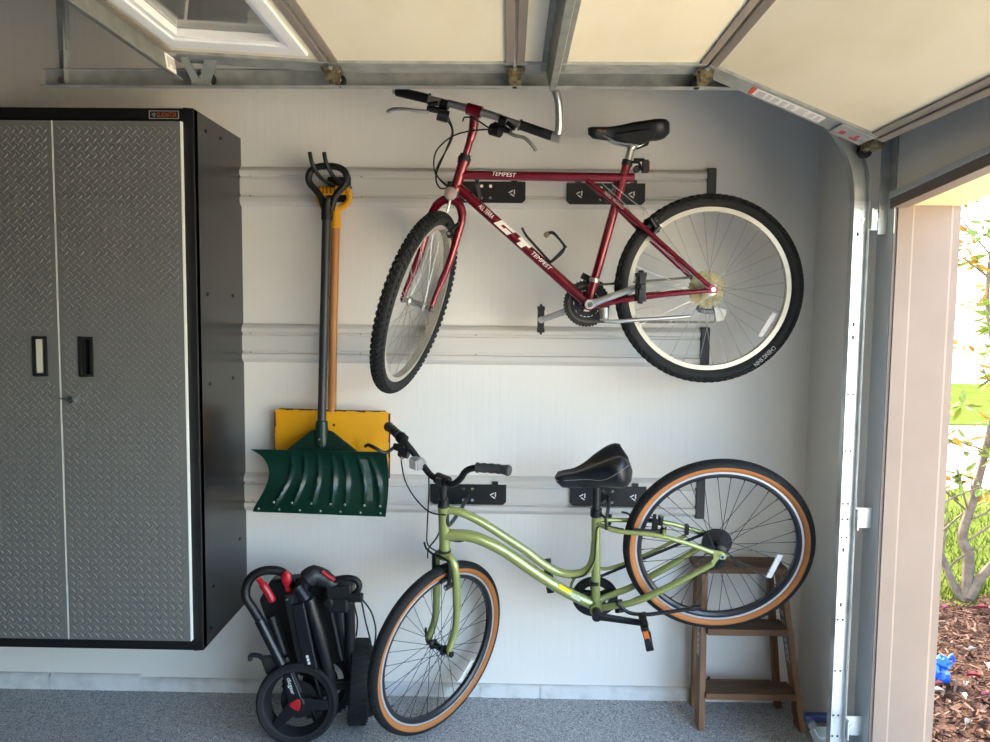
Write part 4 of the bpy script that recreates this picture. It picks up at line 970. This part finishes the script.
# linear-pull brakes
def vbrake(c, out, upv, fwd):
    c, out, upv, fwd = V(c), V(out), V(upv), V(fwd)
    for sg in (-1, 1):
        b0 = c+out*sg*.036; m = MB(); m.tube([b0, b0+upv*.05+out*sg*.004, b0+upv*.10+out*sg*.002], [.0085, .007, .006], 10); m.cyl(b0-fwd*.012, b0+fwd*.018, .010, 12)
        o = m.obj('brake_arm', M_black, GB); m = MB(); m.beam(b0-out*sg*.012+upv*.024-fwd*.03, b0-out*sg*.012+upv*.024+fwd*.03, .010, .011, upv); m.obj('brake_pad', M_matte, o, smooth=False)
        m = MB(); m.cyl(b0+fwd*.017, b0+fwd*.023, .0055, 8); m.obj('bolt', M_alu, o)
    m = MB(); m.tube(crv([c+out*.040+upv*.098, c+upv*.103, c-out*.040+upv*.098, c-out*.075+upv*.108, c-out*.085+upv*.13], 4), .0038, 8); m.obj('brake_noodle', M_black, GB)
vbrake(crown-ax*.112+FW*.020, LF, ax, FW)
vbrake(V((-.196, 0, .070)), -Y_, V((-1, 0, .05)), V((.05, 0, 1)))
# seat post and padded saddle
m = MB(); m.tube([STt-Z_*.01, STt+V((-.003, 0, .10))], .0140, 14); m.tube([STt-Z_*.014, STt+Z_*.012], .020, 16); m.obj('seat_post', M_black, GB)
m = MB(); m.tube([STt+V((.016, -.018, 0)), STt+V((.03, -.03, -.005)), STt+V((.035, -.04, -.045))], .005, 8); m.obj('seat_clamp', M_matte, GB)
so, d, up = saddle(GB, 'saddle', (-.568, 0, .250), (-.328, 0, .338), .100, .098, .030, mat('saddle_vinyl', '#17181b', .42), nose_w=.030, lobes=.03, wedge=.42, rise=-.004, dip=.004, low=.85)
m = MB()
for sg in (-1, 1): m.tube(crv([(-.53, sg*.012, .243), (-.46, sg*.022, .222), (-.40, sg*.022, .232), (-.345, sg*.04, .285)], 4), .0038, 8)
m.obj('rails', M_matte, so)
m = MB(); sg = -1
m.tube(crv([(-.562, sg*.024, .244), (-.52, sg*.032, .250), (-.46, sg*.046, .262), (-.42, sg*.074, .272), (-.39, sg*.094, .292), (-.36, sg*.101, .318), (-.33, sg*.094, .338)], 4), .0014, 5)
m.obj('piping', mat('piping_grey', '#6e6f72', .5), so)
# transmission
yc = .047; m = MB(); c_ = BBp+V((0, yc+.004, 0)); m.rev(c_, X_, Z_, Y_, [(.083, 0), (.083, .005), (.060, .005), (.060, 0)], 40)
for k in range(5):
    t = 2*pi*k/5+.5; m.beam(c_+V((.012*cos(t), .002, .012*sin(t))), c_+V((.066*cos(t), .002, .066*sin(t))), .022, .005, (0, 1, 0))
chainring(m, BBp+V((0, yc, 0)), .072, .003, 36, .050); m.obj('chainring', M_black, GB, smooth=False)
dv = V((.168, 0, -.012)).normalized()
for sg, yy in ((1, -.072), (-1, .074)):
    E_ = BBp+dv*sg*.165+V((0, yy*1.12, 0)); m = MB(); m.tube([BBp+V((0, yy*.86, 0)), BBp+dv*sg*.03+V((0, yy*.95, 0)), E_], [.0175, .0140, .0120], 12, flat=((0, 1, 0), .62)); m.cyl(BBp+V((0, yy*.5, 0)), BBp+V((0, yy*1.04, 0)), .0170, 16); m.cyl(E_-V((0, yy*.08, 0)), E_+V((0, yy*.12, 0)), .0125, 14)
    m.obj('crank_arm', M_black, GB); pl_ = V((.26, 0, -.965)) if sg > 0 else V((.15, 0, -1))
    pedal(GB, E_+V((0, -.062 if yy < 0 else .062, 0))+pl_.normalized()*-.012, pl_, -1 if yy < 0 else 1)
m = MB()
for k, r_ in enumerate((.046, .042, .038, .034, .030, .027, .024)): chainring(m, V((0, .026+.0048*k, 0)), r_, .0024, int(r_*520), .014)
m.cyl((0, .02, 0), (0, .028, 0), .052, 28); m.obj('cassette', mat('cassette_dark', '#2a2a2b', .4, .5), GB, smooth=False)
m = MB(); mid = BBp+V((0, yc+.001, 0)); rr = .072; up0 = mid+V((-.02, 0, rr*.96)); lo0 = mid+V((.012, 0, -rr)); cz = .036
chain_run(m, [up0, V((-.010, yc, cz))]); chain_run(m, [V((-.010, yc, cz))]+[V((cz*sin(t), yc, cz*cos(t))) for t in (.3, .8, 1.3, 1.8, 2.3)]+[V((.02, yc, -.06)), V((.03, yc, -.09)), V((.01, yc, -.115)), V((-.02, yc, -.12)), lo0])
chain_run(m, [lo0]+[mid+V((rr*cos(t), 0, rr*sin(t))) for t in [-pi/2-pi*k/8 for k in range(1, 9)]]+[up0]); m.obj('chain', mat('chain_dark', '#2f2e2c', .45, .5), GB, smooth=False)
m = MB(); m.tube([(.004, .056, -.018), (.012, .058, -.050), (.022, .054, -.066)], .011, 10); m.prism([(.012, .053, -.054), (.042, .053, -.062), (.030, .053, -.118), (.0, .053, -.126)], (0, -.004, 0)); m.obj('rear_derailleur', M_black, GB)
m = MB(); m.tube(crv([(-.500, .060, -.235), (-.494, .060, -.200), (-.474, .060, -.168), (-.425, .060, -.140), (-.361, .060, -.136), (-.257, .060, -.089), (-.099, .060, .006)], 5), .0052, 8, flat=((0, 1, 0), 1.6)); m.obj('chain_guard', M_sage, GB)
m = MB(); m.tube([(-.335, -.010, -.220), (-.328, -.030, -.258)], .016, 10); m.tube(crv([(-.34, -.05, -.205), (-.30, -.055, -.240), (-.24, -.06, -.242), (-.192, -.06, -.234), (-.13, -.06, -.222), (-.085, -.06, -.212)], 4), .0068, 10); m.tube([(-.088, -.06, -.2125), (-.055, -.06, -.204)], [.010, .009], 10); m.obj('kickstand', M_black, GB)
m = MB(); m.tube([(-.4175, 0, -.164), (-.4180, 0, -.150)], .0185, 16); m.obj('clamp_band', M_black, GB)
# stickers on the down tube
t0, t1 = V((-.548, -.0165, -.172)), V((-.505, -.0165, -.200)); dd = (t1-t0).normalized()
m = MB(); q = [t0+V((0, 0, .010)), t1+V((0, 0, .010))]
m.prism([t0+V((-.003, -.001, -.004)), t1+V((-.003, -.001, -.004)), t1+V((.008, .004, .011)), t0+V((.008, .004, .011))], (0, -.0012, 0)); m.obj('sticker', mat('sticker_yellow', '#e6d61c', .4), GB, smooth=False, label='yellow sticker')
m = MB(); a_, b_ = t1+dd*.006+V((0, -.002, 0)), t1+dd*.045+V((0, -.003, 0)); m.prism([a_+V((-.003, 0, -.003)), b_+V((-.003, 0, -.003)), b_+V((.006, .003, .009)), a_+V((.006, .003, .009))], (0, -.0012, 0)); m.obj('sticker', mat('sticker_pale', '#bfc7a4', .35), GB, smooth=False)
m = MB(); m.box((-.10, .057, .030), (.014, .022, .035)); m.obj('cable_guide', M_black, GB, smooth=False, bevel=.002)

# hook plates with arms that carry the top tubes
hook_plate(-.092, 2.040, 'black hook plate on the top rail under the red bicycle\'s head tube',
           [(-.024, [(-.006, -.060), (-.10, -.058), (-.225, -.053), (-.282, -.049), (-.300, -.036), (-.304, -.014)], .02)])
hook_plate(.362, 2.037, 'black hook plate on the top rail under the red bicycle\'s saddle',
           [(-.004, [(-.006, -.060), (-.10, -.058), (-.225, -.053), (-.282, -.049), (-.300, -.036), (-.304, -.014)], .02)])
hook_plate(-.152, .870, 'black hook plate on the lowest rail behind the green bicycle\'s stem',
           [(-.0, [(-.006, -.040), (-.08, -.055, -.01), (-.20, -.070, -.03), (-.335, -.072, -.05), (-.362, -.055, -.055), (-.366, -.025, -.055)], .02)])
hook_plate(.396, .870, 'black hook plate on the lowest rail behind the green bicycle\'s seat post',
           [(-.0, [(-.006, -.040), (-.10, -.052, -.01), (-.22, -.066, -.03), (-.300, -.070, -.035), (-.330, -.055, -.035), (-.336, -.025, -.035)], .02)])

# ================================================================== FOLDED GOLF PUSH CART
gc_o = V((-.70, 2.80, 0))
GC = empty('golf_push_cart', gc_o); tag(GC, 'folded black golf push cart with red levers standing below the shovels', 'golf cart')
def G(*p): return V(p)-gc_o
M_cart = mat('cart_black', '#101116', .34); M_cart2 = mat('cart_dark', '#0a0b0d', .5); M_cgrey = mat('cart_grey', '#1f2022', .5)
def cart_wheel(name, c, n_, r, wd, up=(0, 0, 1), face=True, cap=True, tread=True):
    n_ = V(n_).normalized(); e2 = (V(up)-n_*V(up).dot(n_)).normalized(); e1 = e2.cross(n_)
    W = empty(name, G(*c), parent=GC); Z0 = V((0, 0, 0)); h = wd/2
    m = MB(); m.rev(Z0, e1, e2, n_, [(r-.024, -h*.8), (r-.010, -h), (r-.003, -h*.8), (r, -h*.3), (r, h*.3), (r-.003, h*.8), (r-.010, h), (r-.024, h*.8)], 64)
    for i in range(40 if tread else 0):
        t = 2*pi*i/40; dr = cos(t)*e1+sin(t)*e2; tg = -sin(t)*e1+cos(t)*e2
        for sg in (-1, 1): m.beam(dr*(r-.001)+tg*.006*sg, dr*(r-.001)+n_*sg*h*.85, .006, .005, dr)
    m.obj('tire', M_rubber, W, sharp=30)
    m = MB(); m.rev(Z0, e1, e2, n_, [(r-.022, -h*.7), (r-.022, h*.82), (r-.030, h*.75), (r-.036, h*.3), (r-.046, -h*1.5), (r-.030, -h*1.5)], 64); m.obj('rim', M_cgrey, W, sharp=30)
    m = MB(); m.rev(Z0, e1, e2, n_, [(.0, -h*1.2), (.066, -h*1.2), (.066, -h*1.5), (.0, -h*1.5)], 40, closed=False); m.obj('brake_drum', M_cart2, W, sharp=30)
    ang = [radians(108), radians(228), radians(-4)]
    m = MB()
    for a in ang:
        d = cos(a)*e1+sin(a)*e2; s_ = -sin(a)*e1+cos(a)*e2
        m.prism([d*.012+s_*.024+n_*h*.75, d*(r-.034)+s_*.016+n_*h*.55, d*(r-.034)-s_*.016+n_*h*.55, d*.012-s_*.024+n_*h*.75], n_*-.012)
    m.cyl(n_*-h, n_*h*.85, .030, 20); m.obj('spokes', M_cart, W, smooth=False, bevel=.003)
    m = MB(); pts = []
    for k in range(3):
        a = radians(180+120*k); pts += [cos(a+o)*.022*e1+sin(a+o)*.022*e2 for o in (-.28, 0, .28)]
    if cap: m.prism([p+n_*h*.86 for p in pts], n_*.006); m.obj('hub_cap', M_redp, W, smooth=False, bevel=.002, label='red hub cap')
    if face:
        d = cos(ang[0])*e1+sin(ang[0])*e2
        text('clicgear', M_white, W, d*.068+n_*(h*.75+.002), -d, n_.cross(-d), .060, .018)
    return W
cart_wheel('wheel', (-.742, 2.722, .1455), (.06, -1, .10), .1455, .044, tread=False)
cart_wheel('wheel', (-.548, 2.875, .155), (-.985, -.17, .05), .153, .074, face=False)
cart_wheel('wheel', (-.700, 2.875, .142), (.10, -1, .0), .134, .040, face=False, cap=False)
def ct(name, pts, r, mt=M_cart, seg=12, sm=4, **k):
    m = MB(); P = crv([G(*p) for p in pts], sm) if len(pts) > 2 and sm else [G(*p) for p in pts]; m.tube(P, r, seg); return m.obj(name, mt, GC, **k)
ct('handle_loop', [(-.826, 2.76, .31), (-.862, 2.75, .40), (-.905, 2.75, .475), (-.932, 2.75, .525), (-.921, 2.76, .578), (-.880, 2.77, .607), (-.820, 2.78, .606), (-.782, 2.79, .572), (-.776, 2.80, .52), (-.770, 2.80, .45)], .0165, M_cart2)
ct('frame_tube', [(-.880, 2.74, .440), (-.800, 2.74, .275)], .019)
ct('frame_tube', [(-.855, 2.80, .430), (-.795, 2.79, .26)], .021, M_cart2)
ct('frame_tube', [(-.700, 2.74, .520), (-.668, 2.74, .40), (-.640, 2.75, .27), (-.63, 2.76, .20)], .0225)
ct('frame_tube', [(-.575, 2.83, .475), (-.572, 2.83, .20)], .0205)
ct('strut', [(-.632, 2.78, .46), (-.600, 2.80, .27)], .0075, M_cgrey)
ct('axle', [(-.742, 2.74, .145), (-.66, 2.84, .155), (-.555, 2.87, .158)], .012, M_cgrey)
m = MB(); m.beam(G(-.772, 2.735, .520), G(-.722, 2.735, .265), .030, .018, (0, 1, 0)); m.obj('side_bar', M_cart2, GC, smooth=False, bevel=.004)
m = MB(); m.beam(G(-.738, 2.73, .510), G(-.690, 2.73, .265), .050, .026, (0, 1, 0)); sb_ = m.obj('side_bar', M_cart, GC, smooth=False, bevel=.006)
m = MB()
for k in range(3): m.box(G(-.703+.003*k, 2.7165, .318-.012*k), (.009, .001, .010))
m.obj('bar_marks', M_white, sb_, smooth=False)
m = MB(); m.prism([G(-.790, 2.728, .535), G(-.715, 2.728, .548), (G(-.708, 2.728, .500)), G(-.765, 2.728, .492)], (0, .03, 0)); bp_ = m.obj('bracket_plate', M_cgrey, GC, smooth=False, bevel=.006)
bolts(bp_, [(G(-.775, 2.728, .522), G(-.775, 2.724, .522)), (G(-.728, 2.728, .532), G(-.728, 2.724, .532)), (G(-.725, 2.728, .512), G(-.725, 2.724, .512))], .004, M_alu)
m = MB(); m.prism([G(-.915, 2.84, .47), G(-.870, 2.84, .55), G(-.76, 2.84, .56), G(-.62, 2.84, .52), G(-.59, 2.84, .25), G(-.76, 2.84, .18), G(-.85, 2.84, .28)], (0, .06, 0)); m.obj('frame_body', M_cart2, GC, smooth=False, bevel=.01)
ct('knuckle', [(-.745, 2.76, .535), (-.718, 2.76, .578), (-.688, 2.77, .598), (-.655, 2.78, .582), (-.62, 2.79, .55)], [.022]*5+[.036]*4+[.032]*4+[.027]*4, M_cgrey)
ct('knuckle_sleeve', [(-.742, 2.735, .565), (-.708, 2.73, .520)], .023, M_cart)
m = MB(); m.tube([G(-.655, 2.748, .618), G(-.612, 2.752, .585)], .007, 8); m.obj('trim_stripe', M_redp, GC, label='red trim stripe')
ct('red_lever', [(-.880, 2.735, .592), (-.862, 2.73, .572), (-.842, 2.73, .540), (-.828, 2.73, .512)], [.010]*4+[.0145]*8+[.011], M_redp, label='red lever')
m = MB(); m.ball(G(-.783, 2.745, .592), .026, (.72, .45, 1.12), 16, 10); m.tube([G(-.786, 2.75, .575), G(-.780, 2.76, .54)], .010, 8); m.obj('red_lever', M_redp, GC, label='red paddle lever')
m = MB(); m.box(G(-.600, 2.80, .535), (.095, .08, .055)); m.box(G(-.605, 2.79, .485), (.075, .06, .05)); m.cyl(G(-.635, 2.75, .50), G(-.635, 2.77, .50), .02, 14); m.obj('console', M_cart2, GC, smooth=False, bevel=.008)
ct('parking_handle', [(-.622, 2.775, .578), (-.575, 2.77, .588), (-.540, 2.77, .582), (-.527, 2.77, .560), (-.540, 2.77, .532), (-.580, 2.77, .524), (-.62, 2.775, .53)], .0115, M_cart2)
m = MB(); m.box(G(-.540, 2.775, .515), (.050, .035, .028)); m.obj('latch', M_cart2, GC, smooth=False, bevel=.006)
for P in ([(-.520, 2.77, .510), (-.505, 2.77, .43), (-.488, 2.79, .33), (-.492, 2.81, .24)], [(-.518, 2.77, .512), (-.485, 2.77, .465), (-.468, 2.77, .40), (-.476, 2.79, .33), (-.488, 2.81, .26)], [(-.655, 2.78, .612), (-.618, 2.78, .588), (-.585, 2.79, .545)], [(-.555, 2.80, .49), (-.540, 2.80, .42), (-.545, 2.80, .36)]): ct('cable', P, .0032, M_cart2, 7, 6)
m = MB(); m.tube(crv([G(-.918, 2.75, .285), G(-.916, 2.75, .303), G(-.888, 2.75, .303), G(-.865, 2.75, .288), G(-.83, 2.75, .275)], 4), .009, 8); m.prism([G(-.878, 2.74, .296), G(-.82, 2.74, .30), G(-.815, 2.74, .25), G(-.858, 2.74, .238)], (0, .03, 0)); m.obj('bag_clip', M_cgrey, GC, smooth=False)
m = MB(); m.tube([G(-.79, 2.75, .30), G(-.735, 2.76, .15)], .013, 10); m.tube([G(-.70, 2.75, .30), G(-.65, 2.77, .06)], .009, 10); m.tube([G(-.72, 2.78, .17), G(-.69, 2.78, .05)], .011, 10); m.obj('wheel_link', M_cart2, GC)

# ================================================================== WOODEN STEP LADDER
M_wood = mat('ladder_wood', '#7c5631', .5, noise=(2.2, '#5f3d20', .35, .7), stretch=(2, 12, 12), bump=(20, .2, .003))
M_woodv = mat('ladder_wood_rail', '#835a34', .5, noise=(2.2, '#664322', .35, .7), stretch=(14, 14, 1.2), bump=(20, .2, .003))
M_worn = mat('ladder_wood_tread', '#6b5038', .6, noise=(2.5, '#43311f', .3, .7), stretch=(1.6, 14, 14), bump=(30, .3, .004))
lo_ = V((.90, 2.95, 0)); LD = empty('step_ladder', lo_); tag(LD, 'short brown wooden step ladder behind the green bicycle\'s rear wheel', 'ladder')
def Lp(*p): return V(p)-lo_
m = MB(); m.bx(-.178, .162, -.012, .125, .571, .594); m.obj('top_board', M_worn, LD, smooth=False, bevel=.003)
m = MB(); m.bx(-.174, .158, -.014, .002, .570, .592); m.obj('apron', M_wood, LD, smooth=False, bevel=.002)
FT = {-1: (Lp(.734, 2.880, .0), Lp(.750, 2.965, .569)), 1: (Lp(1.110, 2.880, .0), Lp(1.042, 2.965, .569))}
sv = V((0, -.95, .2))
def on(sd_, z): a, b_ = FT[sd_]; return a+(b_-a)*(z/.569)
for sd_ in (-1, 1):
    m = MB(); a, b_ = FT[sd_]; d = (b_-a).normalized(); x = V((.0115, 0, 0)); y = V((0, .034, 0))
    P = [a-x-y, a+x-y, a+x+y, a-x+y, b_-x-y, b_+x-y, b_+x+y, b_-x+y]
    m.add(P, [(3, 2, 1, 0), (4, 5, 6, 7), (0, 1, 5, 4), (1, 2, 6, 5), (2, 3, 7, 6), (3, 0, 4, 7)]); ro_ = m.obj('side_rail', M_woodv, LD, smooth=False, bevel=.002)
    c0, c1 = (.24, .43) if sd_ > 0 else (.26, .44)
    q0, q1 = on(sd_, c0), on(sd_, c1); off = V((-.0121, 0, 0)); yy = V((0, .016, 0))
    m = MB(); m.add([q0+off-yy, q0+off+yy, q1+off+yy, q1+off-yy], [(0, 1, 2, 3)]); st__ = m.obj('sticker', mat('sticker_worn', '#cfc7b8', .6, noise=(30, '#a89a86', .45, .7)), ro_, smooth=False)
    m = MB(); off2 = V((-.0126, 0, 0)); random.seed(4)
    for k in range(7):
        f = .1+.12*k; qa, qb = q0+(q1-q0)*f, q0+(q1-q0)*(f+.06); ww = .012*random.uniform(.5, 1)
        m.add([qa+off2-V((0, ww, 0)), qa+off2+V((0, ww, 0)), qb+off2+V((0, ww, 0)), qb+off2-V((0, ww, 0))], [(0, 1, 2, 3)])
    m.obj('print', mat('sticker_red', '#a5443a', .6) if sd_ < 0 else mat('sticker_ink', '#6c655c', .6), st__, smooth=False)
    m = MB(); m.beam(Lp(.752 if sd_ < 0 else 1.030, 3.055, .569), Lp(.748 if sd_ < 0 else 1.080, 3.040, 0), .022, .035, (0, 1, 0)); m.obj('rear_leg', M_woodv, LD, smooth=False, bevel=.002)
for z in (.372, .140):
    l, r_ = on(-1, z), on(1, z); m = MB()
    m.bx(l.x+.010, r_.x-.010, l.y-.046, l.y+.060, z-.020, z+.002)
    for k in range(5): m.bx(l.x+.016, r_.x-.016, l.y-.038+k*.020, l.y-.027+k*.020, z+.002, z+.0045)
    m.obj('step', M_worn, LD, smooth=False, bevel=.0015)
    m = MB(); m.bx(l.x+.010, r_.x-.010, l.y-.052, l.y-.044, z-.021, z+.003); m.obj('step_lip', M_wood, LD, smooth=False, bevel=.002)
m = MB(); m.bx(-.15, .15, .085, .10, .075, .105); m.obj('rear_brace', M_wood, LD, smooth=False)
m = MB(); m.tube([on(-1, .10)+V((.015, .02, 0)), Lp(.80, 3.02, .125)], .005, 8); m.obj('spreader', M_matte, LD)

# ================================================================== OUTSIDE: SHRUB, LEAVES, BLUE BAG
SH = empty('shrub', (2.67, 4.53, -.1)); tag(SH, 'slender multi-stemmed shrub with yellowing leaves in the mulch bed outside', 'shrub')
M_bark = mat('bark_grey', '#6a6055', .9, noise=(20, '#51473e', .4, .7), spec=0)
stems = [([(0, 0, 0), (0, 0, .26), (-.03, .02, .38), (.015, 0, .62), (.06, -.02, .95), (.10, 0, 1.30), (.05, .05, 1.75), (.08, .05, 2.3)], .034),
         ([(.01, -.02, .02), (.05, -.03, .13), (.14, -.05, .27), (.26, -.06, .45), (.34, 0, .80), (.40, .05, 1.3), (.42, .05, 1.9)], .030),
         ([(-.02, .01, .0), (-.07, .02, .10), (-.13, .03, .24), (-.22, .02, .45), (-.24, 0, .85), (-.20, 0, 1.4)], .026)]
for pts, r in stems:
    m = MB(); P = crv(pts, 5); n = len(P); m.tube(P, [r*(1-.75*i/n) for i in range(n)], 9); m.obj('stem', M_bark, SH)
random.seed(21); tw = MB(); fo = MB(); fo2 = MB(); tips = []
for pts, r in stems:
    P = crv(pts, 5)
    for k in range(15):
        p = P[random.randint(8, len(P)-1)]; d = V((random.uniform(-1, 1), random.uniform(-.6, .6), random.uniform(.1, .9))).normalized(); l = random.uniform(.18, .5)
        q = [p, p+d*l*.5+V((0, 0, .02)), p+d*l+V((0, 0, random.uniform(-.05, .08)))]; tw.tube(crv(q, 3), [.006]*4+[.003]*3, 5); tips += [q[2], q[1]] if random.random() < .5 else [q[2]]
tips = [t for t in tips if t.z > .55]+[V(t) for t in ((-.16, -.1, 1.48), (.02, -.1, 1.50), (-.10, 0, 1.95), (.06, -.05, 2.15), (.03, -.05, 1.72), (-.14, 0, 2.3), (.1, 0, 2.4), (-.02, 0, 2.35), (.10, -.1, .98), (-.12, -.1, .90), (-.06, 0, .74), (.11, 0, 1.15), (.06, -.06, 1.30), (-.12, -.05, 2.1), (.14, 0, 1.9), (-.11, -.1, 2.33), (.06, -.1, 2.26), (.12, -.1, 2.36), (-.09, -.1, 2.09), (.05, -.1, 2.12), (-.17, -.1, 1.72), (-.03, -.1, 1.80), (.06, -.1, 1.75), (.11, -.1, 1.88), (0, -.1, 1.58), (.09, -.1, 1.49), (.06, -.1, 1.04), (.11, -.1, 1.12), (.11, -.1, 1.29), (-.11, -.1, .95), (.06, -.1, .87), (-.14, -.1, 1.15))]
tw.obj('twigs', M_bark, SH)
def leaf(mb, p, d, L, wd):
    s_ = d.cross(V((random.uniform(-1, 1), random.uniform(-1, 1), random.uniform(-1, 1)))).normalized(); up = s_.cross(d).normalized()
    mb.add([p, p+d*L*.35+s_*wd*.5-up*.003, p+d*L*.75+s_*wd*.35, p+d*L-up*.008, p+d*L*.75-s_*wd*.35, p+d*L*.35-s_*wd*.5-up*.003, p+d*L*.5+up*.004], [(0, 1, 6), (1, 2, 6), (2, 3, 6), (3, 4, 6), (4, 5, 6), (5, 0, 6)])
for t in tips:
    gold = random.random() < .42
    for k in range(random.randint(6, 11)):
        d = V((random.uniform(-1, 1), random.uniform(-1, 1), random.uniform(-.7, .6))).normalized(); leaf(fo2 if gold and random.random() < .8 else fo, t+d*.012, d, random.uniform(.06, .11), random.uniform(.018, .032))
o = fo.obj('foliage', mat('leaf_green', '#5f6f1e', .7), SH, smooth=False); o['kind'] = 'stuff'
o = fo2.obj('foliage', mat('leaf_gold', '#96680c', .7), SH, smooth=False, label='golden yellow leaves'); o['kind'] = 'stuff'
def ground_leaf(x, y, mt, L, label, a):
    o = empty('fallen_leaf', (x, y, -.082)); tag(o, label, 'leaf', 'fallen leaves on the mulch')
    m = MB(); n = 8; P = []
    for i in range(n+1):
        t = i/n; w_ = L*.30*sin(pi*min(1, t*.96+.04))**.8
        for s_ in (-1, 0, 1): P.append(V((cos(a), sin(a), 0))*(t-.5)*L+V((-sin(a), cos(a), 0))*s_*w_+V((0, 0, .012+.014*abs(s_)+.010*sin(3*t))))
    A = len(P); P += [p+V((0, 0, .0012)) for p in P]; F = []
    for i in range(n):
        for s_ in (0, 1): k = i*3+s_; F += [(k, k+1, k+4, k+3), (A+k, A+k+3, A+k+4, A+k+1)]
    m.add(P, F); m.obj('blade', mt, o)
    m = MB(); m.tube([V((cos(a), sin(a), 0))*-.5*L+V((0, 0, .012)), V((cos(a), sin(a), 0))*-.72*L+V((0, 0, .004))], .0012, 5); m.obj('stalk', mt, o)
M_pk, M_rd, M_wh = mat('leaf_pink', '#7a3a3e', .7), mat('leaf_red', '#6e1c24', .7), mat('leaf_cream', '#857a6b', .8)

for x, y, mt_, L, lab, a in (
    (2.430, 4.299, M_pk, .085, 'pink fallen leaf on the mulch left of the shrub foot', .4), (2.632, 4.308, M_rd, .10, 'red fallen leaf on the mulch right of the shrub foot', -.3),
    (2.254, 3.747, M_wh, .07, 'pale thin leaf lying flat on mulch, farthest of the cream ones', .1), (2.224, 3.576, M_wh, .075, 'cream curled leaf on mulch near the right picture edge', 1.3),
    (2.100, 3.473, M_rd, .085, 'dark red leaf on mulch between two cream leaves', -.4), (1.900, 3.381, M_pk, .075, 'pink leaf on mulch just in front of the blue bag', .1),
    (1.861, 3.317, M_wh, .085, 'cream leaf beside the pink one by the door jamb', -.2), (2.015, 3.385, M_wh, .06, 'small cream leaf below the dark red leaf', 1.0),
    (1.945, 3.276, M_wh, .065, 'cream upright-tilted leaf in the middle of the mulch', 1.5), (2.044, 3.289, M_pk, .06, 'small pink leaf at the right of the lower cream leaves', .2),
    (1.840, 3.056, M_wh, .07, 'pale leaf on mulch lowest in the picture', .6)): ground_leaf(x, y, mt_, L*.62, lab, a)
BG = empty('blue_bag', (1.93, 3.43, -.078)); tag(BG, 'small crumpled bright blue plastic bag on the mulch by the door jamb', 'bag')
random.seed(8); m = MB(); m.ball((0, 0, .035), .042, (1, .8, .85), 14, 10); m.ball((.012, .02, .085), .040, (1.1, .8, .8), 14, 10); m.ball((-.05, 0, .06), .045, (.9, .9, 1), 12, 9)
m.v = [tuple(V(p)+V((random.gauss(0, .0035), random.gauss(0, .0035), random.gauss(0, .0035)))) for p in m.v]
m.obj('bag', mat('bag_blue', '#0a4fa8', .35), BG, smooth=True)
m = MB(); m.tube(crv([(.03, .01, .10), (.05, .01, .125), (.06, .02, .118), (.07, .02, .09)], 4), .006, 7); m.obj('tie', MATS['bag_blue'], BG)
